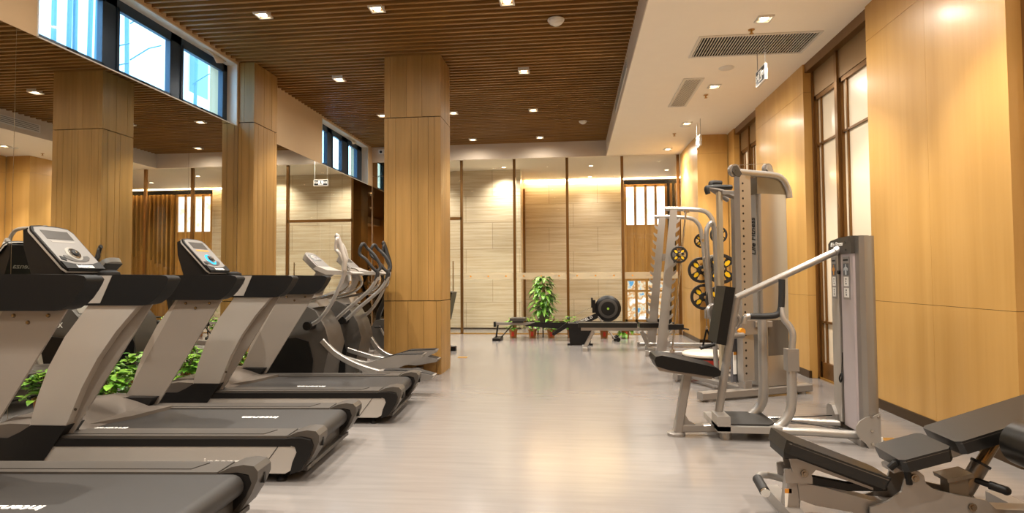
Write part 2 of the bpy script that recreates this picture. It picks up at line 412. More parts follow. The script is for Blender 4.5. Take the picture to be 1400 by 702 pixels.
# planked pillars
def planks(b, u0, u1, z0, z1, face, wid, fixed, ax):
    """row of boards between u0 and u1 on a face plane"""
    u = u0; i = 0
    while u < u1 - 1e-4:
        w = wid[i % len(wid)]; e = min(u1, u + w)
        if u1 - e < 0.05: e = u1
        lo, hi = sorted((fixed, fixed + face * 0.02))
        if ax == 'y': b.box((u + 0.0012, lo, z0), (e - 0.002, hi, z1))
        else: b.box((lo, u + 0.003, z0), (hi, e - 0.003, z1))
        u = e; i += 1
def pillar(name, x0, x1, y0, y1):
    b = B()
    rows = ((0.0, 0.905), (0.915, 3.225), (3.235, ZC - 0.002)); wd = ([0.09, 0.06, 0.16, 0.2, 0.16], [0.05, 0.1, 0.2, 0.09, 0.13, 0.08], [0.08, 0.21, 0.2, 0.22])
    for (z0, z1), w in zip(rows, wd):
        planks(b, x0, x1, z0, z1, 1, w, y0, 'y'); planks(b, x0, x1, z0, z1, -1, w, y1, 'y')
        planks(b, y0 + 0.02, y1 - 0.02, z0, z1, 1, w[::-1], x0, 'x'); planks(b, y0 + 0.02, y1 - 0.02, z0, z1, -1, w[::-1], x1, 'x')
    r = struct(name, b, OAK)
    B().box((x0 + 0.016, y0 + 0.016, 0), (x1 - 0.016, y1 - 0.016, ZC)).done('pillar_core', VOID, r)
pillar('pillar', -2.375, -1.645, 7.16, 7.72)
pillar('pillar', XM + 0.002, -4.1, 7.13, 7.72)

# honey veneer wall with door recesses
WS = [(Y0, 2.2), (3.95, 5.70), (7.20, 9.02), (10.22, 10.6)]
seams = {0: [0.5], 1: [4.80], 2: [8.15], 3: []}
b = B(); core = B()
for i, (a, c) in enumerate(WS):
    ys = [a] + seams[i] + [c]
    for u, v in zip(ys, ys[1:]):
        for z0, z1 in ((0.0, 0.963), (0.966, 3.37), (3.373, ZS - 0.001)): b.box((XR, u + 0.0012, z0), (XR + 0.2, v - 0.0012, z1))
    core.box((XR + 0.006, a + 0.004, 0), (XR + 0.19, c - 0.004, ZS))
w = struct('wall_right', b, VENEER); core.done('wall_core', VOID, w)
b = B()
for a, c in WS: b.box((XR - 0.012, a - (0 if a < 0 else 0.012), 0), (XR + 0.02, c + 0.012, 0.085), 0.003)
struct('baseboard_right', b, BRONZED)
# boxed veneer column at the far right
b = B()
for z0, z1 in ((0, 0.963), (0.966, 3.37), (3.373, ZS - 0.001)):
    b.box((2.2, 10.6, z0), (2.715, 10.64, z1)); b.box((2.2, 10.641, z0), (2.24, 12.2, z1))
b.box((2.235, 10.64, 0), (2.95, 12.2, ZS - 0.001))
struct('wall_far_right', b, VENEER)
b = B(); b.box((2.188, 10.588, 0), (2.72, 10.63, 0.085), 0.003); b.box((2.188, 10.6, 0), (2.22, 12.2, 0.085), 0.003)
struct('baseboard_far_right', b, BRONZED)

def glass_door(name, y0, y1):
    """bronze frame, two frosted leaves with slim glazing bars, header above"""
    r = sroot(name); xf = XR + 0.09; xg = xf + 0.05; ym = y0 + (y1 - y0) * 0.56; zt = 3.30
    b = B(); b.box((xf, y0, 0), (xf + 0.1, y0 + 0.05, ZS), 0.004); b.box((xf, y1 - 0.05, 0), (xf + 0.1, y1, ZS), 0.004)
    b.box((xf - 0.01, ym - 0.03, 0), (xf + 0.1, ym + 0.03, 3.62), 0.004); b.box((XR + 0.02, y0, 3.60), (xf + 0.1, y1, ZS), 0.004)
    b.done('door_frame', BRONZE, r)
    B().box((xf + 0.012, y0 + 0.05, zt), (xf + 0.08, y1 - 0.05, 3.60), 0.003).done('header_panel', mat('bronze header', '#8f734e', 0.4, 0.5), r)
    B().box((xf, y0, 0), (xf + 0.1, y1, 0.02)).done('threshold', BRASS, r)
    for a, c in ((y0 + 0.05, ym - 0.03), (ym + 0.03, y1 - 0.05)):
        d = B(); w = 0.028
        d.box((xf + 0.02, a, 0.02), (xf + 0.075, c, 0.2), 0.003); d.box((xf + 0.02, a, zt - 0.05), (xf + 0.075, c, zt), 0.003)
        d.box((xf + 0.02, a, 0.02), (xf + 0.075, a + w, zt), 0.003); d.box((xf + 0.02, c - w, 0.02), (xf + 0.075, c, zt), 0.003)
        for z in (0.66, 2.72): d.box((xf + 0.03, a, z - 0.012), (xf + 0.06, c, z + 0.012), 0.002)
        d.box((xf + 0.03, c - w - 0.11, 0.02), (xf + 0.06, c - w - 0.085, zt), 0.002)
        l = d.done('door_leaf', BRONZE, r)
        B().box((xg, a, 0.05), (xg + 0.008, c, zt - 0.02)).done('frosted_pane', FROST, l)
    B().box((XR + 0.20, y0 - 0.1, 0), (XR + 0.22, y1 + 0.1, ZS)).done('backing', VOID, r)
glass_door('door_1', 5.70, 7.20); glass_door('door_2', 9.02, 10.22); glass_door('door_3', 2.2, 3.95)

# wall behind the camera
struct('wall_front', B().box((-4.7, Y0 - 0.1, 0), (3.0, Y0, 4.24)), VENEER)

# glass partition at the back
g = sroot('wall_back')
PX = [-3.86, -2.37, -1.235, -0.12, 1.02, 2.155]
pw = 0.028
for x in PX: B().box((x - pw, YB - 0.03, 0), (x + pw, YB + 0.03, ZS), 0.003).done('post', BRONZE, g)
B().box((-3.86, YB - 0.03, 2.43), (-2.37, YB + 0.03, 2.49), 0.003).done('transom', BRONZE, g)
B().box((-4.32, YB - 0.02, 0), (2.2, YB + 0.02, 0.02)).done('floor_track', BRASS, g)
for i, (a, c) in enumerate(zip(PX, PX[1:])):
    if i == 0:
        B().box((a, YB - 0.005, 2.46), (c, YB + 0.005, ZS)).done('glass_pane', GLASS, g)
        for q, (u, v) in enumerate(((a + 0.03, -3.13), (-3.105, c - 0.03))):
            d = B().box((u, YB - 0.006, 0.01), (v, YB + 0.006, 2.42)).done('door_pane', GLASS, g)
            hx = -3.2 if q == 0 else -2.55
            h = B().tube([(hx, YB - 0.05, 0.55), (hx, YB - 0.05, 1.55)], 0.014).cyl((hx, YB - 0.05, 0.6), (hx, YB, 0.6), 0.01).cyl((hx, YB - 0.05, 1.5), (hx, YB, 1.5), 0.01); h.done('pull_handle', CHROME, d)
    else: B().box((a, YB - 0.005, 0.02), (c, YB + 0.005, ZS)).done('glass_pane', GLASS, g)
    if i: B().box((a + pw, YB - 0.0075, 1.15), (c - pw, YB - 0.0055, 1.29)).done('frosted_band', BAND, g)
    n = 3 if i else 0
    for k in range(n):
        x = a + (c - a) * (k + 0.5) / 3
        lg = B().prism([(x + 0.02 * math.cos(t * PI / 4), 1.22 + 0.018 * math.sin(t * PI / 4)) for t in range(8)], YB - 0.0095, YB - 0.008).done('safety_logo', ORANGE, g)
        B().box((x - 0.11, YB - 0.0095, 1.215), (x - 0.035, YB - 0.008, 1.225)).done('logo_lettering', GREYT, lg)
# dark bronze end panel between mirror wall and door post
struct('wall_end', B().box((-4.32, YB - 0.05, 0), (-3.89, YB + 0.05, ZS - 0.3)).box((-4.32, YB - 0.05, ZS - 0.29), (-3.89, YB + 0.05, ZS)), TINTMIR)

# corridor beyond the glass
YR = 15.2
struct('wall_marble_near', B().box((-4.7, 13.5, 0), (-1.215, 13.9, ZS)), MARBLE)
struct('wall_marble_recess', B().box((-1.5, YR, 0), (1.3, YR + 0.3, ZS)), MARBLE)
struct('wall_recess_side', B().box((-1.5, 13.9, 0), (-1.30, YR, ZS)), WALLP)
struct('trim_4', B().box((-1.30, YR - 0.06, 0), (-1.24, YR, 3.5), 0.003), BRONZE)
struct('baseboard_corridor', B().box((-4.7, 13.48, 0), (-1.215, 13.5, 0.03)).box((-1.24, YR - 0.02, 0), (1.3, YR, 0.06)), BRONZED)
struct('wall_corridor_left', B().box((-4.8, 12.3, 0), (-4.7, 15.8, ZS)), MARBLE)
struct('wall_corridor_right', B().box((5.2, 12.2, 0), (5.3, 15.8, ZS)), WALLP)
struct('wall_corridor_front', B().box((2.2, 12.2, 0), (5.3, 12.26, ZS)), WALLP)
struct('wall_screen_back', B().box((1.3, YR + 0.25, 0), (5.3, YR + 0.35, ZS)), VOID)
# timber screen: glazed section with boards, then tall fins over a wavy board front
s = thing('timber_screen', 'timber screen with lit windows and boards beyond the glass partition at right', 'screen', (1.3, YR, 0))
posts = [0.03, 0.285, 0.55, 0.80, 1.06]
for x in posts: B().box((x - 0.03, 0, 0), (x + 0.03, 0.07, 3.55), 0.004).done('post', FIN, s)
for a, c in zip(posts, posts[1:]):
    B().box((a + 0.03, 0.03, 1.08), (c - 0.03, 0.05, 2.52)).done('board', FIN, s)
    B().box((a + 0.03, 0.04, 2.52), (c - 0.03, 0.05, 3.50)).done('lit_window', glow('lit upper window', '#fff4dc', 2.2, (5, ('#ffe6b0', '#fff6e6', '#ffffff'))), s)
    B().box((a + 0.03, 0.04, 0.1), (c - 0.03, 0.05, 1.08)).done('lit_window', glow('lit lower window', '#ffffff', 1.25, (4.5, ('#5f9fc8', '#e8d8b8', '#c98a45', '#f4e6cc', '#ffffff'))), s)
B().box((0, 0.0, 3.5), (1.09, 0.06, 3.56)).done('head_rail', FIN, s)
B().box((0, 0.01, 0.80), (1.09, 0.03, 0.85)).done('mid_rail', FIN, s)
B().box((0, 0.0, 0.0), (1.09, 0.06, 0.1)).done('bottom_rail', FIN, s)
s = thing('fin_screen', 'row of tall dark-backed timber fins above a wavy board front, seen in the mirror', 'screen', (2.42, YR, 0))
for k in range(21):
    x = 0.04 + k * 0.13
    B().box((x, -0.06, 0), (x + 0.045, 0.08, 3.56), 0.003).done('fin', FIN, s)
    h = 1.55 + 0.42 * math.sin(k * 0.33 - 0.6) + 0.1 * math.sin(k * 1.3)
    if k < 20: B().box((x + 0.045, -0.02, 0), (x + 0.13, 0.02, h), 0.002).done('board', FIN, s)

# outside the windows: pale building and bamboo
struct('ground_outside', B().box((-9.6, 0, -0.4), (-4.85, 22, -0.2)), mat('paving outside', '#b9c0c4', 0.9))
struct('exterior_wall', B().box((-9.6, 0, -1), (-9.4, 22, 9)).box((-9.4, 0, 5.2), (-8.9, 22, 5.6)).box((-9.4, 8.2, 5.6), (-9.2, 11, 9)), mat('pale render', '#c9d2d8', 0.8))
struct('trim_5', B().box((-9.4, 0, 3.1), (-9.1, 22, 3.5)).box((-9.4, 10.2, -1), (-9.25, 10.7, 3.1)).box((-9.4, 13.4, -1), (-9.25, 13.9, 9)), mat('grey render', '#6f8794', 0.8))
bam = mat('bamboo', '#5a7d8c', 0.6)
def bamboo(x, y, lean, twigs, label):
    b = B(); pts = [(x + lean * 0.1 * t, y + lean * t, -0.2 + t * 1.0) for t in range(8)]
    b.tube(pts, 0.026, 8)
    for t in twigs: b.tube([(x, y + lean * t, 2 + t), (x + 0.25, y + lean * t + 0.03, 2 + t + 0.16), (x + 0.42, y + lean * t + 0.05, 2 + t + 0.2)], 0.009, 5)
    tag(b.done('bamboo_stalk', bam), label, 'bamboo', 'bamboo outside the larger window')
od = ['first', 'second', 'third', 'fourth', 'fifth']
for k, (y, l) in enumerate(((6.13, 0.0), (6.29, 0.01), (6.42, 0.0), (6.58, 0.012), (6.72, 0.006))):
    bamboo(-6.0, y, l, ((), (1.5,), (), (), (1.75, 2.0))[k], 'bamboo stalk outside the larger window, %s from the left in its left pane' % od[k])
bamboo(-6.0, 7.35, -0.02, (2.2, 2.7, 3.1), 'bamboo stalk outside the middle pane of the larger window')
bamboo(-6.0, 8.55, 0.03, (2.3, 2.8), 'bamboo stalk outside the right pane of the larger window')

# ------------------------------------------------------------------ ceiling fittings
def spot(x, y, z, e, ang=90, col=(1.0, 0.92, 0.805), blend=0.55):
    l = bpy.data.lights.new('downlight_beam', 'SPOT'); l.energy = e; l.color = col; l.spot_size = DEG(ang); l.spot_blend = blend; l.shadow_soft_size = 0.03
    o = bpy.data.objects.new('downlight_beam', l); COL.objects.link(o); o.location = (x, y, z); return o
def downlight(z0):
    t = thing('downlight', '', 'light', (0, 0, 0))
    f = B()
    for a, c in (((-0.075, -0.075), (0.075, -0.058)), ((-0.075, 0.058), (0.075, 0.075)), ((-0.075, -0.058), (-0.058, 0.058)), ((0.058, -0.058), (0.075, 0.058))):
        f.box((*a, -0.014), (*c, 0.04), 0.002)
    f.done('trim_ring', WHITEM, t)
    B().box((-0.058, -0.058, 0.028), (0.058, 0.058, 0.036)).done('reflector', mat('reflector', '#8a8074', 0.25, 0.6), t)
    B().lathe([(0.0, -0.010), (0.034, -0.009), (0.042, -0.002), (0.042, 0.028), (0, 0.028)], n=20).done('lens', LENS, t)
    return t
ESLAT, ESOF = 260, 255
proto = None
ROWS = [(-1.9, 'well behind the camera'), (0.0, 'right above the camera'), (1.95, 'just ahead of the camera'), (3.9, 'above the treadmills'), (5.84, 'front row visible in the photo'),
        (7.88, 'second visible row, level with the pillar'), (9.75, 'third visible row'), (11.7, 'back row near the glass partition')]
for y, rl in ROWS:
    for x, cl in ((-3.27, 'column nearest the mirrors'), (-2.02, 'middle column'), (-0.65, 'column beside the white soffit side')):
        if -2.1 < x < -1.9 and 7 < y < 8: continue
        lb = 'square downlight in slatted ceiling, %s, %s' % (rl, cl.replace('column beside the white soffit side', 'column farthest from mirrors'))
        if proto is None: proto = downlight(0); o = proto; o.location = (x, y, ZC - 0.004); o['label'] = lb; o['group'] = 'downlights in the slatted ceiling'
        else: o = dup(proto, (x, y, ZC - 0.004), label=lb, group='downlights in the slatted ceiling')
        spot(x, y, ZC - 0.03, ESLAT); spot(x, y, ZC - 0.03, ESLAT * 0.2, 178, blend=1.0)  # second, wide beam at each fitting is added to lift the upper walls
    o = dup(proto, (1.87, y, ZS - 0.002), label='square downlight in the cream soffit, %s' % rl.replace('front row', 'nearest one').replace('second visible row, level with the pillar', 'beside the slim vent').replace('third visible row', 'next to the farther exit sign').replace('back row near the glass partition', 'last one before the glass partition'), group='downlights in the cream soffit')
    spot(1.87, y, ZS - 0.03, ESOF); spot(1.87, y, ZS - 0.03, ESOF * 0.45, 178, blend=1.0)  # again an added wide beam, brightening walls and machine sides
# corridor downlights
for (x, y), lb in (((-1.56, 13.15), 'round corridor downlight above the near marble wall'), ((0.41, 13.25), 'round corridor downlight, centre, beyond the glass'), ((0.43, 14.7), 'small round downlight before the marble recess'), ((2.2, 14.0), 'corridor downlight before the timber screen'), ((-3.3, 12.95), 'corridor downlight beyond the far glass doors')):
    t = thing('corridor_downlight', lb, 'light', (x, y, ZS), 0, 'corridor downlights'); e = 70 if y > 14.5 else 190
    B().lathe([(0.045, -0.008), (0.06, -0.008), (0.06, 0.0), (0.045, 0.0), (0.045, -0.008)], n=20).done('trim_ring', WHITEM, t); B().lathe([(0, -0.005), (0.044, -0.005), (0.044, -0.001), (0, -0.001)], n=20).done('lens', LENS, t)
    spot(x, y, ZS - 0.02, e, 130, blend=1.0)
spot(2.0, 11.7, ZS - 0.02, 90, 70)
# hidden cove strip washing the marble recess and the screen
t = B().box((-1.24, YR - 0.12, ZS - 0.035), (1.3, YR - 0.09, ZS - 0.005)).done('cove_light_strip', glow('cove led', '#ffdca6', 60)); tag(t, 'linear cove light along the top of the marble recess', 'light')
t = B().box((1.3, YR - 0.16, ZS - 0.03), (5.1, YR - 0.13, ZS - 0.005)).done('cove_light_strip', glow('cove led soft', '#ffdca6', 22)); tag(t, 'linear cove light above the timber screen', 'light')

def grille(name, label, x0, y0, x1, y1, along, n, m_back):
    """flush ceiling grille at the soffit"""
    t = thing(name, label, 'air vent', ((x0 + x1) / 2, (y0 + y1) / 2, ZS)); w, h = (x1 - x0) / 2, (y1 - y0) / 2
    f = B(); e = 0.03
    f.box((-w, -h, -0.012), (w, -h + e, 0), 0.002); f.box((-w, h - e, -0.012), (w, h, 0), 0.002); f.box((-w, -h + e, -0.012), (-w + e, h - e, 0), 0.002); f.box((w - e, -h + e, -0.012), (w, h - e, 0), 0.002)
    f.done('vent_frame', WHITEM, t)
    B().box((-w + e, -h + e, -0.003), (w - e, h - e, -0.001)).done('vent_backing', m_back, t)
    s = B()
    for i in range(n):
        if along == 'y': u = -w + e + (2 * w - 2 * e) * (i + 0.5) / n; s.box((u - 0.004, -h + e, -0.011), (u + 0.004, h - e, -0.003))
        else: u = -h + e + (2 * h - 2 * e) * (i + 0.5) / n; s.box((-w + e, u - 0.004, -0.011), (w - e, u + 0.004, -0.003))
    s.done('slats', WHITEM, t)
grille('return_air_grille', 'wide dark return air grille in the cream soffit', 1.33, 6.2, 2.57, 6.8, 'y', 40, VOID)
grille('supply_air_grille', 'narrow cream supply air grille beyond the wide dark grille', 1.41, 7.52, 1.67, 8.76, 'y', 11, mat('dim duct', '#6a5a46', 0.8))
t = thing('linear_air_vent', 'slim linear vent on the upright step beside the slatted ceiling', 'air vent', (0.692, 8.3, 3.86))
B().box((-0.012, -1.0, -0.07), (0, 1.0, 0.07), 0.002).done('vent_frame', WHITEM, t); s = B()
for k in range(4): s.box((-0.016, -0.97, -0.05 + k * 0.03), (-0.011, 0.97, -0.038 + k * 0.03))
s.done('slats', GREYT, t)
for (x, y), lb in (((1.854, 7.2), 'round ceiling speaker cover between the two air grilles'), ((1.875, 9.93), 'round ceiling speaker cover by the farther exit sign')):
    tag(B().lathe([(0, -0.014), (0.075, -0.012), (0.09, -0.004), (0.09, 0), (0, 0)], (x, y, ZS), n=28).done('ceiling_speaker', WHITEM), lb, 'speaker', 'ceiling speakers')
def sprinkler(x, y, lb):
    t = thing('ceiling_sprinkler', lb, 'sprinkler', (x, y, ZS), 0, 'sprinklers in the soffit')
    B().lathe([(0, -0.004), (0.032, -0.004), (0.032, 0.004), (0, 0.004)], n=16).cyl((0, 0, -0.004), (0, 0, -0.03), 0.009).done('body', BRASS, t)
    B().lathe([(0, -0.042), (0.022, -0.042), (0.022, -0.039), (0, -0.039)], n=14).cyl((0.008, 0, -0.03), (0.008, 0, -0.04), 0.003).cyl((-0.008, 0, -0.03), (-0.008, 0, -0.04), 0.003).done('deflector', BRASS, t)
sprinkler(1.825, 6.1, 'small brass sprinkler beside the nearest soffit downlight'); sprinkler(1.844, 8.26, 'small brass sprinkler past the narrow supply grille'); sprinkler(1.786, 10.46, 'small brass sprinkler before the last soffit downlight')
def detector(x, y, r, lb):
    t = thing('smoke_detector', lb, 'detector', (x, y, ZC), 0, 'detectors under the slats')
    B().lathe([(0, -0.01), (r * 1.05, -0.01), (r * 1.05, 0.0), (0, 0.0)], n=28).done('base', WHITEM, t)
    B().lathe([(0, -r * 0.72), (r * 0.45, -r * 0.68), (r * 0.8, -r * 0.45), (r, -r * 0.15), (r, -0.01), (0, -0.01)], n=28).done('dome', WHITEM, t)
detector(-0.166, 6.34, 0.088, 'larger white dome detector under the slatted ceiling'); detector(0.194, 10.6, 0.07, 'smaller white detector under the slats near the back')
# hanging exit signs over the aisle (edge on), and one over the far doors
def exit_sign(label, x, y, z, rz, w, h, rods, top=ZS):
    t = thing('exit_sign', label, 'sign', (x, y, z), rz, 'hanging exit signs')
    B().box((-w / 2, -0.014, -h / 2), (w / 2, 0.014, h / 2), 0.003).done('sign_case', WHITEM, t)
    for s in (-1, 1):
        B().box((-w / 2 + 0.012, s * 0.0145 - 0.001, -h / 2 + 0.012), (w / 2 - 0.012, s * 0.0145 + 0.001, h / 2 - 0.012)).done('sign_face', BLACKT, t)
        rot = (PI / 2, 0, 0 if s < 0 else PI); yy = s * 0.0165
        text('lettering', 'EXIT', h * 0.42, WHITE, t, (-s * -w * 0.26, yy, 0), rot, bold=True)
        text('lettering', 'EXIT', h * 0.42, WHITE, t, (-s * w * 0.27, yy, 0), rot, bold=True)
        d = B(); y0, y1 = sorted((yy, yy - s * 0.002))
        d.box((-0.055, y0, -h * 0.32), (0.055, y1, h * 0.32)); d.done('door_symbol', WHITE, t)
        p = B(); y0, y1 = sorted((yy + s * 0.002, yy)); p.ball((0.0, yy, h * 0.2), 0.012, 8, (1, 0.15, 1)); p.prism([(-0.012, h * 0.12), (0.014, h * 0.12), (0.008, -h * 0.05), (0.03, -h * 0.26), (0.016, -h * 0.27), (0.0, -h * 0.1), (-0.022, -h * 0.26), (-0.034, -h * 0.22), (-0.012, -h * 0.03)], y0, y1); p.done('running_figure', BLACKT, t)
    for q in rods: B().cyl((q, 0, h / 2), (q, 0, top - z), 0.004, n=6).done('hanging_rod', GREYT, t)
exit_sign('exit sign hung edge-on from the soffit under the wide dark grille', 2.03, 6.47, 3.35, PI / 2, 0.30, 0.17, (-0.13, 0.13), ZS - 0.0125)
exit_sign('exit sign hung from the soffit before the far veneer column', 2.025, 9.62, 3.365, PI / 2, 0.28, 0.17, (-0.13, 0.13))
exit_sign('black exit sign above the far glass doors, seen in the mirror', -3.31, 11.9, 3.235, 0, 0.32, 0.135, (-0.14, 0.14))
# camera and floor sockets
t = thing('security_camera', 'small white security camera in the far corner above the mirror', 'camera', (-4.05, 12.19, 3.93))
B().box((-0.03, -0.01, -0.02), (0.03, 0.015, 0.05), 0.004).done('bracket', WHITEM, t); B(Matrix.Rotation(DEG(12), 4, 'X')).box((-0.05, -0.2, -0.05), (0.05, -0.01, 0.04), 0.012).done('housing', WHITEM, t); B().cyl((0, -0.2, -0.05), (0, -0.21, -0.053), 0.028).done('lens', BLACKP, t)
for (x, y), lb in (((2.25, 4.53), 'brass floor socket plate beside the tall cable column'), ((-1.67, 8.7), 'brass floor socket plate past the planked pillar')):
    t = thing('floor_socket', lb, 'socket', (x, y, 0), 0, 'brass floor sockets'); B().box((-0.07, -0.07, 0), (0.07, 0.07, 0.004), 0.002).done('plate', BRASS, t); B().lathe([(0, 0.004), (0.04, 0.004), (0.04, 0.006), (0, 0.006)], n=20).done('cover', BRASS, t)

# ------------------------------------------------------------------ camera, sky
cam = bpy.data.cameras.new('camera'); co = bpy.data.objects.new('camera', cam); COL.objects.link(co)
cam.sensor_fit = 'HORIZONTAL'; cam.sensor_width = 36; cam.lens = 800 / 1400 * 36; cam.clip_start = 0.05
yaw, pitch, roll = DEG(6.0087), DEG(2.0176), DEG(-0.371)
fw = Vector((-math.sin(yaw) * math.cos(pitch), math.cos(yaw) * math.cos(pitch), math.sin(pitch))); rt = Vector((math.cos(yaw), math.sin(yaw), 0)); up = rt.cross(fw)
r2 = rt * math.cos(roll) + up * math.sin(roll); u2 = -rt * math.sin(roll) + up * math.cos(roll)
co.matrix_world = Matrix(((r2.x, u2.x, -fw.x, 0), (r2.y, u2.y, -fw.y, 0), (r2.z, u2.z, -fw.z, 1.2), (0, 0, 0, 1)))
scn.camera = co
w = bpy.data.worlds.new('sky'); scn.world = w; w.use_nodes = True; bg = w.node_tree.nodes['Background']
bg.inputs['Color'].default_value = (0.34, 0.66, 1.0, 1); bg.inputs['Strength'].default_value = 9.0
scn.view_settings.view_transform = 'Standard'; scn.view_settings.look = 'None'; scn.view_settings.gamma = 1; scn.view_settings.use_curve_mapping = False
scn.view_settings.exposure = 0.1
# ------------------------------------------------------------------ treadmills
TR = DEG(4.5)
def make_treadmill():
    t = thing('treadmill', '', 'treadmill', (0, 0, 0), TR, 'treadmills facing the mirrors')
    W = 0.465
    # silver side rails
    for s in (-1, 1):
        a, c = sorted((s * W, s * (W - 0.03)))
        B().prism([(-1.95, 0.065), (-0.195, 0.055), (-0.165, 0.07), (-0.132, 0.13), (-0.118, 0.185), (-0.128, 0.208), (-0.16, 0.219), (-1.95, 0.219)], a, c, 'y', 0.004).done('side_rail', TREADS, t)
        a, c = sorted((s * (W + 0.0015), s * (W - 0.002)))
        B().prism([(-0.35, 0.062), (-0.345, 0.062), (-0.232, 0.215), (-0.237, 0.215)], a, c).done('rail_joint', BLACKP, t)
        # black band and grey foot rail above
        a, c = sorted((s * (W + 0.002), s * 0.29))
        B().prism([(-1.9, 0.212), (-0.16, 0.212), (-0.16, 0.256), (-1.9, 0.256)], a, c, 'y', 0.006).done('deck_band', BLACKP, t)
        a, c = sorted((s * (W - 0.012), s * 0.285))
        fr = B().box((-1.7, a, 0.25), (-0.19, c, 0.272), 0.006).done('foot_rail', TREADG, t)
        a, c = sorted((s * (W - 0.045), s * 0.325))
        B().prism([(-1.6, a), (-0.34, a), (-0.30, c), (-1.6, c)], 0.268, 0.276, 'z', 0.003).done('grip_strip', DARKG, fr)
        # rear end cap: black cheek with a grey rounded shell
        a, c = sorted((s * (W + 0.004), s * 0.30))
        B().prism([(-0.235, 0.25), (-0.16, 0.262), (-0.10, 0.262), (-0.045, 0.25), (-0.03, 0.215), (-0.052, 0.15), (-0.10, 0.075), (-0.165, 0.05), (-0.15, 0.12), (-0.125, 0.18), (-0.135, 0.21), (-0.17, 0.222)], a, c, 'y', 0.008).done('end_cap', BLACKP, t)
        a, c = sorted((s * (W - 0.02), s * 0.30))
        sh = B().prism([(-0.205, 0.258), (-0.13, 0.292), (-0.07, 0.302), (-0.02, 0.296), (0.0, 0.272), (0.0, 0.235), (-0.03, 0.165), (-0.075, 0.095), (-0.115, 0.058), (-0.135, 0.06), (-0.06, 0.15), (-0.03, 0.215), (-0.045, 0.255), (-0.10, 0.266)], a, c, 'y', 0.006).done('end_cap_shell', TREADG, t)
        m = (a + c) / 2
        B().prism([(m - 0.008, 0.195), (m + 0.008, 0.195), (m + 0.010, 0.22), (m + 0.006, 0.245), (m - 0.006, 0.245), (m - 0.010, 0.22)], -0.02, 0.0035, 'x', 0.002).done('cap_slot', BLACKT, sh)
        # adjustable foot
        B().cyl((-0.235, s * 0.41, 0.03), (-0.235, s * 0.41, 0.1), 0.008, n=10).lathe([(0, 0), (0.032, 0), (0.03, 0.012), (0.012, 0.03), (0, 0.03)], (-0.235, s * 0.41, 0), n=18).done('levelling_foot', BLACKP, t)
    B().box((-2.0, -W + 0.035, 0.07), (-0.2, W - 0.035, 0.21), 0.004).done('deck_frame', BLACKP, t)
    # belt wrapping the rear roller
    r = 0.056; zc = 0.262 - r; pts = [(-1.85, 0.262)] + [(-0.115 + r * math.sin(k * PI / 10), zc + r * math.cos(k * PI / 10)) for k in range(11)] + [(-1.85, zc - r)]
    B().prism(pts, -0.283, 0.283).done('running_belt', BELT, t)
    B().box((-0.165, -0.40, 0.052), (-0.085, 0.40, 0.075), 0.008).box((-0.2, -0.32, 0.075), (-0.12, 0.32, 0.135), 0.01).done('rear_cross_bar', DARKG, t)
    # motor hood
    b = B()
    b.prism([(-2.06, 0.10), (-2.075, 0.22), (-2.05, 0.31), (-1.95, 0.352), (-1.78, 0.356), (-1.62, 0.31), (-1.50, 0.265), (-1.50, 0.22), (-1.9, 0.1)], -0.33, 0.33, 'y', 0.02, 3)
    b.done('motor_hood', HOOD, t)
    B().prism([(-1.60, -0.30), (-1.42, 0.0), (-1.34, 0.30), (-1.62, 0.30)], 0.255, 0.285, 'z', 0.008).done('hood_skirt', HOOD, t)
    for s in (-1, 1):
        a, c = sorted((s * (W + 0.008), s * 0.33))
        B().prism([(-2.065, 0.10), (-1.66, 0.10), (-1.60, 0.19), (-1.50, 0.335), (-1.72, 0.338), (-1.78, 0.30), (-1.86, 0.262), (-1.95, 0.262), (-2.065, 0.262)], a, c, 'y', 0.012).done('base_cover', BLACKP, t)
        a, c = sorted((s * (W - 0.004), s * 0.32))
        B().prism([(-2.07, 0.255), (-1.95, 0.255), (-1.86, 0.255), (-1.77, 0.29), (-1.70, 0.34), (-1.86, 0.345), (-2.0, 0.325), (-2.06, 0.295)], a, c, 'y', 0.012).done('hood_shoulder', HOOD, t)
        # upright: curved shell outside, flat plate inside
        a, c = sorted((s * (W - 0.0), s * (W - 0.055)))
        prof = [(-1.735, 0.325)] + [(x, z) for x, z in ((-1.69, 0.50), (-1.625, 0.68), (-1.53, 0.86), (-1.44, 0.98), (-1.375, 1.07))] + [(-1.06, 1.07), (-1.10, 1.03)] + [(x, z) for x, z in ((-1.22, 0.89), (-1.33, 0.73), (-1.42, 0.56), (-1.515, 0.325))]
        u = B().prism(prof, a, c, 'y', 0.022, 5).done('upright', TREADS, t, ang=60)
        a, c = sorted((s * (W - 0.053), s * (W - 0.065)))
        B().prism([(-1.79, 0.27), (-1.36, 1.06), (-1.03, 1.06), (-1.515, 0.27)], a, c, 'y', 0.003).done('inner_plate', PLATE_SHADE, u)
        for x, z in ((-1.31, 1.02), (-1.235, 0.985), (-1.13, 1.02), (-1.73, 0.31), (-1.60, 0.31)):
            B().cyl((x, s * (W - 0.065), z), (x, s * (W - 0.073), z), 0.011, 0.008, n=12).done('bolt', BOLT, u)
        B().cyl((-1.455, s * W, 0.43), (-1.455, s * (W + 0.002), 0.43), 0.009, n=10).done('bolt', BOLT, u)
        # handrail with sloped rear end
        a, c = sorted((s * (W + 0.01), s * (W - 0.115)))
        h = B().prism([(-2.02, 1.05), (-1.06, 1.045), (-1.02, 1.054), (-0.987, 1.075), (-0.955, 1.106), (-0.927, 1.146), (-0.906, 1.183), (-0.899, 1.203), (-0.911, 1.218), (-0.945, 1.226), (-1.2, 1.231), (-2.02, 1.232), (-2.07, 1.2), (-2.07, 1.08)], a, c, 'y', 0.036, 5).done('handrail', RAILV, t, ang=70)
        a, c = sorted((s * (W + 0.0125), s * (W - 0.05)))
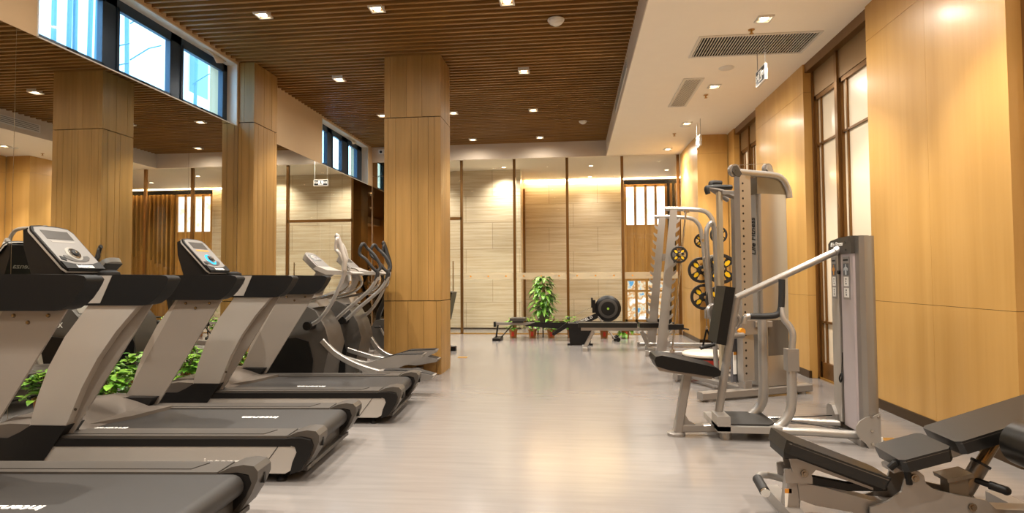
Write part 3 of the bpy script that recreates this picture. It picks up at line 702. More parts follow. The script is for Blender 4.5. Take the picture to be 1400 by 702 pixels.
        B().prism([(-1.36, 1.225), (-1.24, 1.225), (-1.31, 1.06), (-1.42, 1.06)], a, c, 'y', 0.003).done('handrail_strap', TREADS, h)
        y0, y1 = sorted((s * (W + 0.0125), s * (W + 0.0145))); k = B()
        for q in ((-1.335, 1.155, -1.325, 1.195), (-1.318, 1.155, -1.308, 1.195), (-1.335, 1.155, -1.308, 1.162), (-1.335, 1.188, -1.308, 1.195)): k.box((q[0], y0, q[1]), (q[2], y1, q[3]))
        k.done('strap_symbol', GREYT, h)
    # cross bar and console
    B().box((-2.05, -0.36, 1.10), (-1.80, 0.36, 1.205), 0.03, 3).done('cross_bar', BLACKP, t)
    pc = t
    d = Vector((0.26, 0, -0.285)).normalized(); nrm = Vector((d.z * -1, 0, d.x)).normalized()      # face looks back and up
    top = Vector((-2.03, 0, 1.565)); L = 0.40
    Mx = Matrix((( 0, d.x * -1, nrm.x, top.x + d.x * L / 2), (1, 0, 0, 0), (0, d.z * -1, nrm.z, top.z + d.z * L / 2), (0, 0, 0, 1)))
    # local u across, v up the face, w outwards
    def outline(w, l, k=0.0): return [(-w + 0.02, -l), (w - 0.02, -l), (w, -l + 0.03), (w + k, l - 0.05), (w * 0.86, l - 0.012), (w * 0.4, l), (-w * 0.4, l), (-w * 0.86, l - 0.012), (-w - k, l - 0.05), (-w, -l + 0.03)]
    hs = B(Mx); o1 = outline(0.178, 0.205); o2 = [(u * 0.93, v * 0.9 - 0.02) for u, v in o1]
    hs.hull([(u, v, 0) for u, v in o1], [(u, v, -0.028) for u, v in o1], 0.006); con = hs.done('console', BLACKP, t)
    sb = B(Mx); sb.hull([(u * 1.012, v * 1.012, -0.014) for u, v in o1], [(u * 1.012, v * 1.012, -0.026) for u, v in o1], 0.002); sb.done('silver_edge', TREADS, con)
    hb = B(); hb.prism([(-2.035, 1.545), (-1.79, 1.27), (-1.80, 1.19), (-1.99, 1.19), (-2.06, 1.42), (-2.065, 1.53)], -0.165, 0.165, 'y', 0.012, 3); hb.done('console_housing', BLACKP, con)
    fc = B(Mx); fo = outline(0.166, 0.192); fc.hull([(u, v, -0.002) for u, v in fo], [(u, v, 0.0035) for u, v in fo], 0.002); fc.done('face_panel', FACE, con)
    B(Mx).hull([(u, v, 0.002) for u, v in ((-0.115, 0.075), (0.115, 0.075), (0.115, 0.155), (-0.115, 0.155))], [(u, v, 0.005) for u, v in ((-0.115, 0.075), (0.115, 0.075), (0.115, 0.155), (-0.115, 0.155))], 0.001).done('display_screen', SCREEN, con)
    B(Mx).hull([(u, v, 0.002) for u, v in ((-0.10, 0.045), (0.10, 0.045), (0.10, 0.060), (-0.10, 0.060))], [(u, v, 0.0048) for u, v in ((-0.10, 0.045), (0.10, 0.045), (0.10, 0.060), (-0.10, 0.060))]).done('display_strip', GREYT, con)
    lip = [(-0.170, -0.197), (0.170, -0.197), (0.172, -0.13), (0.09, -0.152), (0.0, -0.16), (-0.09, -0.152), (-0.172, -0.13)]
    B(Mx).hull([(u, v, -0.002) for u, v in lip], [(u, v, 0.009) for u, v in lip], 0.003).done('lower_lip', BLACKP, con)
    wing = [(0.115 * math.sin(a), -0.085 - 0.05 * math.cos(a)) for a in [DEG(x) for x in (-80, -50, -20, 20, 50, 80)]] + [(0.105, -0.075), (0.0, -0.09), (-0.105, -0.075)]
    B(Mx).hull([(u, v, 0.002) for u, v in wing], [(u, v, 0.007) for u, v in wing], 0.001).done('key_pad', DARKG, con)
    kc = Mx @ Vector((0, -0.06, 0)); kn = nrm
    def disc(name, r0, r1, h, m, par): 
        q = B(Mx @ Matrix.Translation((0, -0.06, 0))); q.lathe([(r0, 0.002), (r1, 0.002), (r1, h), (r1 - 0.004, h + 0.003), (r0 + 0.002 if r0 else 0, h + 0.003), (r0, h)] if r0 else [(0, 0.002), (r1, 0.002), (r1, h), (r1 * 0.7, h + 0.004), (0, h + 0.004)], n=28)
        return q.done(name, m, par)
    disc('dial_halo', 0.042, 0.062, 0.006, GREYT, con); disc('dial_ring', 0.03, 0.045, 0.014, CHROME, con); disc('dial_knob', 0, 0.026, 0.022, BLACKP, con); q = disc('dial_cap', 0, 0.011, 0.028, CHROME, con)
    b = B(Mx); b.hull([(u, v, 0.002) for u, v in ((-0.15, -0.115), (-0.115, -0.125), (-0.11, -0.095), (-0.145, -0.085))], [(u, v, 0.008) for u, v in ((-0.15, -0.115), (-0.115, -0.125), (-0.11, -0.095), (-0.145, -0.085))], 0.002); b.done('stop_key', BLACKP, con)
    # control pod on the cross bar
    B().box((-1.83, 0.02, 1.2), (-1.62, 0.16, 1.225), 0.01).box((-1.80, 0.04, 1.18), (-1.74, 0.14, 1.21), 0.005).done('control_paddle', DARKG, t)
    B().lathe([(0, 0), (0.07, 0), (0.065, 0.03), (0.035, 0.045), (0, 0.048)], (-1.70, 0.13, 1.222), n=20).done('stop_button', BLACKP, t)
    B().box((-1.64, 0.06, 1.2), (-1.60, 0.12, 1.228), 0.004).done('safety_tag', ORANGE, t)
    # lettering
    text('belt_lettering', 'intenza', 0.07, WHITE, t, (-0.58, 0.04, 0.2632), (0, 0, PI), bold=True, sx=1.25)
    text('belt_lettering', 'intenza', 0.07, WHITE, t, (-1.42, -0.245, 0.2632), (0, 0, PI), bold=True, sx=1.25)
    text('rail_lettering', 'intenza', 0.07, WHITE, t, (-0.55, -W - 0.001, 0.12), (PI / 2, 0, 0), sx=1.3)
    text('console_lettering', 'intenza', 0.042, WHITE, con, Mx @ Vector((0, -0.178, 0.0098)), Mx.to_euler(), bold=True, sx=1.2)
    bn = Vector((-0.23, 0, 0.07)).normalized()
    text('console_lettering', 'intenza', 0.065, GREYT, con, Vector((-2.032, 0, 1.33)) + Vector((-0.004, 0, 0)), Matrix(((0, -0.26, -0.966), (-1, 0, 0), (0, 0.966, -0.26))).to_euler(), sx=1.2)
    return t
tm = make_treadmill(); tm.location = (-1.54, 3.795, 0)
tm['label'] = 'middle one of the three grey treadmills, with a plain grey dial on its console'
t3 = dup(tm, (-1.455, 5.175, 0), label='farthest treadmill, with blue lit dial on its console')
t1 = dup(tm, (-1.50, 2.41, 0), label='nearest treadmill, cut off by the lower left photo corner')
for root, off in ((t1, (-0.24, -0.17, 0)), (t3, (-0.26, -0.25, 0))):
    for ch in root.children:
        if ch.name.startswith('belt_lettering'): ch.location = off; off = (off[0] - 0.15, 0, 0)
for ch in t3.children:
    if ch.name.startswith('console'):
        for s in ch.children:
            if s.name.startswith('dial_halo'): s.data = s.data.copy(); s.data.materials[0] = BLUEL
            if s.name.startswith('display_strip'): s.data = s.data.copy(); s.data.materials[0] = ORANGE

# ------------------------------------------------------------------ ellipticals
def loop_grip(b, a, c, w, dy, k=5):
    """closed foam loop between points a (top) and c (bottom)"""
    a, c = Vector(a), Vector(c); m = (a + c) / 2
    p = [a + Vector((-w * .5, -dy, -0.01)), a + Vector((0, 0, 0.015)), a + Vector((w * .6, dy, -0.03)), m + Vector((w * 1.0, dy, 0.03)), c + Vector((w * .9, dy, 0.05)), c, m + Vector((-w * 0.7, -dy, -0.02)), a + Vector((-w * 0.8, -dy, -0.1))]
    b.tube(p, 0.018, 10, k, closed=True)
def elliptical(loc, label, fwd, back=0.0):
    t = thing('elliptical_trainer', label, 'elliptical trainer', loc, 0, 'elliptical trainers')
    # front shroud
    B().prism([(-0.42, 0.03), (-0.45, 0.35), (-0.40, 0.72), (-0.22, 0.90), (0.06, 0.93), (0.20, 0.86), (0.31, 0.68), (0.36, 0.5), (0.30, 0.25), (0.27, 0.03)], -0.20, 0.20, 'y', 0.07, 5).done('front_shroud', SHROUD, t, ang=60)
    for s in (-1, 1):
        a, c = sorted((s * 0.185, s * 0.215))
        B().prism([(-0.40, 0.04), (-0.43, 0.42), (-0.36, 0.55), (-0.2, 0.56), (0.0, 0.58), (0.13, 0.54), (0.18, 0.35), (0.16, 0.04)], a, c, 'y', 0.012, 2).done('side_cover', BLACKP, t)
        sl = B()
        for k in range(2): sl.prism([(0.20 + k * 0.06, 0.25), (0.225 + k * 0.06, 0.28), (0.25 + k * 0.045, 0.5), (0.235 + k * 0.045, 0.52)], *sorted((s * 0.17, s * 0.198)))
        sl.done('vent_slots', BLACKT, t)
    B().prism([(-0.30, 0.83), (-0.20, 0.98), (0.0, 1.05), (0.16, 1.02), (0.22, 0.90), (0.10, 0.88)], -0.15, 0.15, 'y', 0.04, 3).done('top_cowl', TREADS, t)
    # mast and console
    B().hull([(-0.06, -0.09, 0.98), (0.14, -0.09, 1.0), (0.14, 0.09, 1.0), (-0.06, 0.09, 0.98)], [(0.17, -0.06, 1.3), (0.28, -0.06, 1.27), (0.28, 0.06, 1.27), (0.17, 0.06, 1.3)], 0.02, 3).done('mast', SILVERD, t)
    d = Vector((0.27, 0, -0.25)).normalized(); n = Vector((-d.z, 0, d.x)); top = Vector((0.04, 0, 1.475))
    Mx = Matrix(((0, -d.x, n.x, top.x + d.x * 0.17), (1, 0, 0, 0), (0, -d.z, n.z, top.z + d.z * 0.17), (0, 0, 0, 1)))
    el = [(0.165 * math.copysign(abs(math.cos(a)) ** .6, math.cos(a)), 0.18 * math.copysign(abs(math.sin(a)) ** .6, math.sin(a))) for a in [2 * PI * i / 24 for i in range(24)]]
    con = B(Mx).hull([(u, v, 0) for u, v in el], [(u * .92, v * .92, -0.06) for u, v in el], 0.012, 2).done('console', SILVERD, t)
    B(Mx).hull([(u * .84, v * .84, -0.001) for u, v in el], [(u * .82, v * .82, 0.005) for u, v in el]).done('face_panel', FACE, con)
    B(Mx).box((-0.09, 0.04, 0.0), (0.09, 0.13, 0.008), 0.003).done('display_screen', SCREEN, con)
    B(Mx).box((-0.14, -0.05, -0.062), (0.14, 0.13, -0.055), 0.004).done('console_recess', BLACKP, con)
    B().prism([(0.16, 1.30), (0.30, 1.24), (0.56, 1.235), (0.60, 1.25), (0.56, 1.27), (0.32, 1.285), (0.2, 1.33)], -0.17, 0.17, 'y', 0.015, 3).done('accessory_tray', TREADS, t)
    for s in (-1, 1):
        h = B().tube([(0.02, s * 0.14, 0.95), (0.22, s * 0.16, 0.99), (0.42, s * 0.17, 1.03), (0.54, s * 0.17, 1.10), (0.57, s * 0.16, 1.19), (0.52, s * 0.14, 1.28), (0.46, s * 0.12, 1.30)], 0.016, 10, 5).done('fixed_handle', CHROME, t)
        B().tube([(0.565, s * 0.165, 1.17), (0.555, s * 0.155, 1.22), (0.53, s * 0.145, 1.265)], 0.021, 10, 3).done('pulse_sensor', SILVER, h)
    # swinging arms: the near one forward, the far one back
    for s in (-1, 1):
        f = fwd if s < 0 else not fwd
        y = s * 0.28
        if f: P = [(0.20, 0.72), (0.30, 0.79), (0.41, 0.94), (0.50, 1.12), (0.545, 1.24), (0.55, 1.34)]; top = (0.475, 1.64)
        else: P = [(0.19, 0.70), (0.37, 0.86), (0.52, 0.98), (0.62, 1.07), (0.69, 1.17), (0.71, 1.24)]; top = (0.55, 1.57)
        a = B().tube([(x, y, z) for x, z in P], 0.021, 12, 5).done('swing_arm', SILVER, t)
        g = B()
        if f: g.tube([(P[-1][0] - .005, y, P[-1][1] - .06), (P[-1][0], y, P[-1][1] + .04), (0.525, y, 1.47), (0.49, y, 1.58), (0.47, y, 1.635), (0.455, y, 1.645)], 0.026, 12, 5); loop_grip(g, (0.485, y, 1.6), (0.545, y, 1.36), 0.02, 0.025)
        else: g.tube([(P[-1][0] - .03, y, P[-1][1] - .07), (P[-1][0], y, P[-1][1]), (0.70, y, 1.29)], 0.023, 12, 4); loop_grip(g, (top[0], y, top[1]), (0.69, y, 1.28), 0.045, 0.03)
        g.done('arm_grip', TREADS if (f and fwd) else GRIP, a)
        B().cyl((0.17, s * 0.20, 0.71), (0.17, s * 0.33, 0.71), 0.045, n=18).done('pivot_hub', BLACKP, t)
        # pedal arm and long foot plate
        if f: A = [(0.28, 0.55), (0.42, 0.42), (0.62, 0.31), (0.85, 0.235), (1.02, 0.205)]; F = [(0.90, 0.25), (0.88, 0.16), (1.2, 0.13), (1.46, 0.175), (1.485, 0.21), (1.3, 0.25)]
        else: A = [(0.20, 0.36), (0.40, 0.30), (0.62, 0.25), (0.85, 0.26), (1.0, 0.28)]; F = [(0.56, 0.25), (0.60, 0.15), (0.95, 0.20), (1.25, 0.33), (1.275, 0.37), (0.95, 0.355)]
        if f: A = [(x - back * min(1, max(0, (x - .3) * 2)), z) for x, z in A]; F = [(x - back, z) for x, z in F]
        y = s * 0.20
        B().flat([(x, y, z) for x, z in A], 0.05, 0.055, 5).done('pedal_arm', SILVER, t)
        pd = B().prism(F, y - 0.075, y + 0.075, 'y', 0.012, 2).done('foot_plate', SILVERD, t)
        u, v = (F[5], F[4]); w_ = F[0]
        B().hull([(w_[0] + 0.06, y - 0.06, w_[1] + 0.004), (u[0], y - 0.066, u[1] + 0.003), (v[0] - 0.02, y - 0.066, v[1] + 0.003), (v[0] - 0.02, y + 0.066, v[1] + 0.003), (u[0], y + 0.066, u[1] + 0.003), (w_[0] + 0.06, y + 0.06, w_[1] + 0.004)],
                 [(w_[0] + 0.06, y - 0.06, w_[1] + 0.012), (u[0], y - 0.066, u[1] + 0.010), (v[0] - 0.02, y - 0.066, v[1] + 0.008), (v[0] - 0.02, y + 0.066, v[1] + 0.008), (u[0], y + 0.066, u[1] + 0.010), (w_[0] + 0.06, y + 0.06, w_[1] + 0.012)]).done('tread_pad', RUBBER, pd)
    B().flat([(0.1, 0, 0.10), (0.95, 0, 0.08)], 0.09, 0.05).box((0.90, -0.27, 0.03), (0.98, 0.27, 0.10), 0.01).box((-0.38, -0.27, 0.0), (-0.28, 0.27, 0.06), 0.01).box((0.4, -0.20, 0.08), (0.46, 0.20, 0.12), 0.006).done('base_frame', SILVER, t)
    for s in (-1, 1): B().lathe([(0, 0), (0.03, 0), (0.025, 0.03), (0, 0.03)], (0.94, s * 0.24, 0), n=14).done('levelling_foot', BLACKP, t)
    text('side_lettering', 'X5', 0.08, WHITE, t, (-0.10, -0.2015, 0.70), (PI / 2, 0, 0), bold=True)
    return t
elliptical((-2.9, 6.1, 0), 'elliptical trainer next to the farthest treadmill, its near silver handle swung forward', True)
elliptical((-2.85, 6.88, 0), 'second elliptical trainer, just in front of the planked pillar, near handle swung back', False, 0.28)

# recumbent bike mostly hidden behind the pillar
t = thing('exercise_bike', 'dark exercise bike half hidden behind the planked pillar', 'exercise bike', (-2.55, 9.25, 0))
B().prism([(-0.70, 0.05), (-0.72, 0.35), (-0.62, 0.52), (-0.42, 0.54), (-0.30, 0.42), (-0.26, 0.05)], -0.14, 0.14, 'y', 0.05, 4).done('front_shroud', DARKG, t)
B().flat([(-0.62, 0, 0.45), (-0.60, 0, 0.62), (-0.52, 0, 0.80), (-0.44, 0, 0.98), (-0.42, 0, 1.12)], 0.08, 0.07, 5).done('mast', BLACKP, t)
con = B().box((-0.50, -0.16, 1.10), (-0.40, 0.16, 1.32), 0.02, 3, R=Matrix.Rotation(DEG(-25), 3, 'Y')).done('console', BLACKP, t)
B().box((-0.41, -0.12, 1.17), (-0.395, 0.12, 1.30), 0.003, 1, R=Matrix.Rotation(DEG(-25), 3, 'Y')).done('display_screen', SCREEN, con)
B().tube([(-0.42, -0.26, 1.0), (-0.3, -0.24, 1.02), (-0.42, -0.12, 0.98), (-0.46, 0, 0.96), (-0.42, 0.12, 0.98), (-0.3, 0.24, 1.02), (-0.42, 0.26, 1.0)], 0.016, 8, 4).done('handlebar', GRIP, t)
B().box((0.12, -0.2, 0.40), (0.52, 0.2, 0.49), 0.03, 3).done('seat', VINYL, t); B().box((0.50, -0.19, 0.52), (0.60, 0.19, 0.98), 0.03, 3, R=Matrix.Rotation(DEG(12), 3, 'Y')).done('backrest', VINYL, t)
B().flat([(-0.5, 0, 0.10), (0.5, 0, 0.16)], 0.1, 0.08).flat([(0.32, 0, 0.16), (0.34, 0, 0.42)], 0.07, 0.07, up=(1, 0, 0)).flat([(0.5, 0, 0.42), (0.56, 0, 0.7)], 0.05, 0.04, up=(1, 0, 0)).box((0.46, -0.26, 0.02), (0.54, 0.26, 0.09), 0.012).box((-0.60, -0.24, 0.0), (-0.52, 0.24, 0.06), 0.012).done('base_frame', SILVERD, t)
for s in (-1, 1):
    B().box((0.44, s * 0.24 - 0.05, 0), (0.62, s * 0.24 + 0.05, 0.07), 0.015).done('stabiliser_cap', BLACKP, t)
    B().cyl((-0.46, s * 0.14, 0.30), (-0.46, s * 0.17, 0.30), 0.02).flat([(-0.46, s * 0.165, 0.30), (-0.46 + s * 0.08, s * 0.165, 0.30 - s * 0.13)], 0.03, 0.02, up=(0, 1, 0)).done('crank', SILVERD, t)
    B().box((-0.51 + s * 0.08, s * 0.225 - 0.045, 0.16 - s * 0.13 + 0.12), (-0.41 + s * 0.08, s * 0.225 + 0.045, 0.18 - s * 0.13 + 0.12), 0.006).done('pedal', BLACKP, t)

# ------------------------------------------------------------------ plants
def leaf(b, base, dirv, L, W, droop=0.35):
    d = Vector(dirv).normalized(); side = d.cross(Vector((0, 0, 1)))
    if side.length < 0.1: side = Vector((1, 0, 0))
    side.normalize(); up = side.cross(d); c0 = Vector(base)
    mid = []
    for t, w in ((0.0, 0.06), (0.3, 0.9), (0.6, 0.8), (0.85, 0.4), (1.0, 0.02)):
        p = c0 + d * (L * t) - Vector((0, 0, droop * L * t * t)); f = up * (0.12 * W * w)
        mid.append((p + side * (W * w / 2) + f, p, p - side * (W * w / 2) + f))
    vs = [[b.bm.verts.new(q) for q in r] for r in mid]
    for r0, r1 in zip(vs, vs[1:]):
        b.bm.faces.new([r0[0], r0[1], r1[1], r1[0]]); b.bm.faces.new([r0[1], r0[2], r1[2], r1[1]])
def bushy(b, n, r, z0, z1, L, W, rng):
    for i in range(n):
        a = rng.random() * 2 * PI; q = math.sqrt(rng.random()) * r; z = z0 + (z1 - z0) * rng.random() * (1 - 0.45 * (q / r) ** 2)
        leaf(b, (q * math.cos(a), q * math.sin(a), z), (math.cos(a + rng.uniform(-.8, .8)), math.sin(a + rng.uniform(-.8, .8)), rng.uniform(-0.2, 0.7)), L * rng.uniform(.6, 1.2), W * rng.uniform(.7, 1.2), rng.uniform(.1, .6))
def pot_plant(loc, label, group, pr, ph, n, r, top, L, W, lm, potm=TERRA, seed=1, tag_red=False, hang=False):
    rng = random.Random(seed); t = thing('potted_plant', label, 'plant', loc, rng.random() * 6 if not tag_red else 0, group)
    p = B().lathe([(0, 0), (pr * .74, 0), (pr * .95, ph * .85), (pr * 1.05, ph * .86), (pr * 1.05, ph), (pr * .93, ph), (pr * .9, ph * .9), (0, ph * .9)], n=24).done('pot', potm, t)
    if tag_red: B().box((-pr * .3, -pr * 1.03, ph * .22), (pr * .3, -pr * .80, ph * .72), 0.002).done('pot_label', RED, p)
    b = B(); bushy(b, n, r, ph * .95, top, L, W, rng)
    if hang:
        for i in range(16):
            a = rng.random() * 2 * PI; leaf(b, (pr * 1.1 * math.cos(a), pr * 1.1 * math.sin(a), ph * rng.uniform(.5, 1.0)), (math.cos(a), math.sin(a), -0.5), L, W, .8)
    b.done('foliage', lm, t, flatsh=False)
    s = B()
    for i in range(7):
        a = rng.random() * 2 * PI; s.tube([(0, 0, ph * .85), (r * .3 * math.cos(a), r * .3 * math.sin(a), (ph + top) / 2), (r * .6 * math.cos(a), r * .6 * math.sin(a), top * .85)], 0.004, 5, 3)
    s.done('stems', STEM, t); return t
where = ['in the gap between the middle and farthest treadmills', 'behind the farthest treadmill hood, leftmost of the mirror row', 'by the mirror left of the farthest treadmill upright', 'by the mirror between the uprights of the farthest treadmill', 'by the mirror at the foot of the nearer elliptical']
for i, y in enumerate((4.72, 5.34, 5.76, 6.18, 6.60)):
    pot_plant((-4.04 if i else -4.02, y, 0), 'bright green potted plant ' + where[i], 'green pot plants along the mirror', 0.095, 0.17, 120, 0.13, 0.44, 0.10, 0.085, LEAF, seed=10 + i)
where = ['left under the rower seat', 'centre, under the rower rail', 'right, under the rower rail', 'under the middle of the flat bench', 'under the bench end with trailing leaves']
for i, (x, y) in enumerate(((-1.20, 11.55), (-0.82, 11.55), (-0.45, 11.55), (0.58, 11.6), (0.99, 11.6))):
    pot_plant((x, y, 0), 'small pot plant in tan pot with red label ' + where[i], 'small pot plants by the glass partition', 0.085, 0.17, 70, 0.13, 0.43 if i < 3 else 0.27, 0.085, 0.075, LEAF, seed=30 + i, tag_red=True, hang=i == 4)
pot_plant((-0.06, 11.6, 0), 'small pot plant behind the black bin at the rower footrests', 'small pot plants by the glass partition', 0.085, 0.17, 70, 0.15, 0.45, 0.10, 0.08, LEAF, seed=44)
# the tall plant on a stand
st = thing('plant_stand', 'low dark stand under the tall potted plant', 'plant stand', (-0.62, 11.9, 0)); B().lathe([(0, 0.26), (0.15, 0.26), (0.15, 0.29), (0, 0.29)], n=24).done('top', BLACKP, st)
for k in range(3):
    a = k * 2 * PI / 3 + .5; B().cyl((0.12 * math.cos(a), 0.12 * math.sin(a), 0.27), (0.14 * math.cos(a), 0.14 * math.sin(a), 0), 0.012, n=8).done('leg', BLACKP, st)
rng = random.Random(5); t = thing('tall_plant', 'tall leafy plant in grey pot before the marble recess', 'plant', (-0.62, 11.9, 0.29))
B().lathe([(0, 0), (0.11, 0), (0.145, 0.19), (0.15, 0.2), (0.135, 0.2), (0.13, 0.18), (0, 0.18)], n=26).done('pot', POTG, t)
b = B(); b.tube([(0, 0, 0.17), (0.01, 0, 0.5), (0.0, 0.01, 0.92)], 0.03, 8, 4); b.done('moss_pole', STEM, t)
b = B()
for i in range(230):
    a = rng.random() * 2 * PI; h = rng.random(); z = 0.2 + 0.72 * h; q = 0.04 + 0.21 * (1 - abs(h - .4)) * rng.random()
    leaf(b, (q * math.cos(a), q * math.sin(a), z), (math.cos(a), math.sin(a), rng.uniform(-.3, .6)), rng.uniform(.13, .2) * (1.1 - .35 * h), rng.uniform(.07, .11), rng.uniform(.3, .9))
b.done('foliage', LEAFD, t)

# ------------------------------------------------------------------ rower, bin, flat bench
t = thing('rowing_machine', 'black air rowing machine with round flywheel before the glass partition', 'rowing machine', (0, 11.15, 0))
B().box((-1.50, -0.035, 0.285), (0.0, 0.035, 0.335), 0.006).done('monorail', SILVERD, t)
B().prism([(-0.95, 0.27), (-0.75, 0.335), (-0.1, 0.335), (-0.05, 0.25), (-0.3, 0.22)], -0.045, 0.045, 'y', 0.008).done('rail_shoe', BLACKP, t)
B().box((-1.53, -0.06, 0.25), (-1.49, 0.06, 0.345), 0.006).done('rail_end', BLACKP, t)
B().box((-1.21, -0.15, 0.375), (-0.92, 0.15, 0.425), 0.018, 3).box((-1.17, -0.06, 0.33), (-0.96, 0.06, 0.38), 0.006).done('seat', DARKG, t)
B().flat([(-1.45, 0, 0.30), (-1.49, 0, 0.04)], 0.03, 0.03, up=(1, 0, 0)).flat([(-1.19, 0, 0.27), (-1.40, 0, 0.04)], 0.02, 0.02, up=(1, 0, 0)).box((-1.53, -0.24, 0.0), (-1.38, 0.24, 0.05), 0.012).done('rear_leg', BLACKP, t)
B().prism([(-0.15, 0.26), (0.52, 0.56), (0.58, 0.50), (0.40, 0.40), (-0.05, 0.20)], -0.05, 0.05, 'y', 0.01).done('front_arm', BLACKP, t)
text('arm_lettering', 'MODEL D', 0.07, WHITE, t, (0.20, -0.052, 0.385), (PI / 2, -DEG(24), 0), bold=True)
fwl = B().lathe([(0, -0.09), (0.10, -0.09), (0.17, -0.085), (0.225, -0.06), (0.245, -0.03), (0.245, 0.03), (0.225, 0.06), (0.17, 0.09), (0, 0.09)], (0.63, 0, 0.60), 'y', 36).done('flywheel_cage', BLACKP, t)
B().lathe([(0.13, -0.094), (0.175, -0.089), (0.18, -0.087), (0.17, -0.085), (0.13, -0.09), (0.13, -0.094)], (0.63, 0, 0.60), 'y', 36).done('cage_ring', DARKG, fwl)
B().lathe([(0, -0.096), (0.022, -0.096), (0.022, -0.088), (0, -0.088)], (0.63, 0, 0.60), 'y', 16).done('hub_badge', LEAF, fwl)
B().box((0.34, -0.05, 0.52), (0.40, 0.05, 0.76), 0.012).tube([(0.37, 0, 0.60), (0.48, -0.03, 0.62), (0.52, -0.06, 0.60)], 0.015, 8, 3).done('monitor_arm', BLACKP, t)
B().box((0.32, -0.12, 0.62), (0.35, 0.12, 0.80), 0.01).done('monitor', BLACKP, t)
B().cyl((-0.10, 0, 0.42), (0.42, 0, 0.66), 0.004, n=6).done('drive_chain', CHROME, t)
B().tube([(-0.12, -0.18, 0.42), (-0.10, 0, 0.43), (-0.12, 0.18, 0.42)], 0.016, 8, 4).done('row_handle', GRIP, t)
for s in (-1, 1): B().prism([(-0.42, 0.13), (-0.38, 0.10), (-0.12, 0.26), (-0.10, 0.36), (-0.16, 0.33)], s * 0.11 - 0.055, s * 0.11 + 0.055, 'y', 0.008).done('footrest', BLACKP, t)
for s in (-1, 1):
    B().flat([(0.45, s * 0.05, 0.45), (0.74, s * 0.20, 0.05)], 0.03, 0.02).done('front_leg', SILVERD, t); B().cyl((0.80, s * 0.22 - 0.02, 0.04), (0.80, s * 0.22 + 0.02, 0.04), 0.04, n=18).done('transport_wheel', BLACKP, t)
    B().flat([(0.72, s * 0.20, 0.035), (0.82, s * 0.21, 0.04)], 0.06, 0.05).done('foot_block', BLACKP, t)
t = thing('storage_bin', 'black storage bin on the floor in front of the rower footrests', 'bin', (0.10, 10.5, 0))
B().hull([(-0.18, -0.17, 0.01), (0.18, -0.17, 0.01), (0.18, 0.17, 0.01), (-0.18, 0.17, 0.01)], [(-0.2, -0.19, 0.36), (0.2, -0.19, 0.36), (0.2, 0.19, 0.36), (-0.2, 0.19, 0.36)], 0.05, 4).done('body', BLACKP, t)
B().box((-0.21, -0.20, 0.355), (0.21, 0.20, 0.385), 0.012, 3).lathe([(0, 0.38), (0.12, 0.38), (0.10, 0.41), (0, 0.415)], n=24).done('lid', BLACKP, t)
for s in (-1, 1): B().box((s * 0.19 - 0.03, -0.19, 0), (s * 0.19 + 0.03, -0.12, 0.03), 0.008).done('foot', BLACKP, t)
t = thing('flat_bench', 'long flat bench with black pad and grey legs, left of the smith machine', 'bench', (0.73, 9.75, 0))
B().box((-0.66, -0.14, 0.37), (0.28, 0.14, 0.445), 0.015, 3).done('back_pad', VINYL, t); B().box((0.32, -0.14, 0.37), (0.64, 0.14, 0.445), 0.015, 3).done('seat_pad', VINYL, t)
B().box((-0.62, -0.05, 0.315), (0.60, 0.05, 0.37), 0.01).done('frame', SILVER, t)
B().flat([(-0.42, 0, 0.30), (-0.56, 0, 0.03)], 0.07, 0.06, up=(1, 0, 0)).box((-0.60, -0.25, 0.0), (-0.52, 0.25, 0.05), 0.012).done('leg', SILVER, t)
B().flat([(0.36, 0, 0.30), (0.48, 0, 0.03)], 0.07, 0.06, up=(1, 0, 0)).box((0.44, -0.25, 0.0), (0.52, 0.25, 0.05), 0.012).done('leg', SILVER, t)
# ------------------------------------------------------------------ smith machine with stored plates
def make_plate(r, th=0.035):
    t = thing('weight_plate', '', 'weight plate', (0, 0, 0), 0, 'black and yellow weight plates on the smith machine')
    h = th / 2
    B().lathe([(r * .80, -h), (r * .97, -h), (r, -h * .6), (r, h * .6), (r * .97, h), (r * .80, h), (r * .78, h * .5), (r * .78, -h * .5), (r * .80, -h)], axis='y', n=40).done('outer_rim', RUBBER, t)
    B().lathe([(0.026, -h * .8), (r * .30, -h * .8), (r * .34, -h * .5), (r * .34, h * .5), (r * .30, h * .8), (0.026, h * .8), (0.026, -h * .8)], axis='y', n=28).done('hub', RUBBER, t)
    for k in range(4):
        a = PI / 4 + k * PI / 2; ca, sa = math.cos(a), math.sin(a)
        def P(u, v): return (u * ca - v * sa, u * sa + v * ca)
        sp = B().prism([P(r * .28, -r * .17), P(r * .80, -r * .30), P(r * .80, r * .30), P(r * .28, r * .17)], -h * .45, h * .45, 'y', 0.003).done('spoke', RUBBER, t)
        B().prism([P(r * .33, -r * .09), P(r * .52, -r * .15), P(r * .74, -r * .07), P(r * .76, 0), P(r * .74, r * .07), P(r * .52, r * .15), P(r * .33, r * .09)], -h * .62, h * .62, 'y', 0.002).done('yellow_insert', YELLOW, sp)
    return t
SX, SY = 1.6, 9.55
t = thing('smith_machine', 'grey smith machine with toothed uprights and curved rear tubes at right', 'smith machine', (SX, SY, 0))
def W(x, y, z): return (x - SX, y - SY, z)
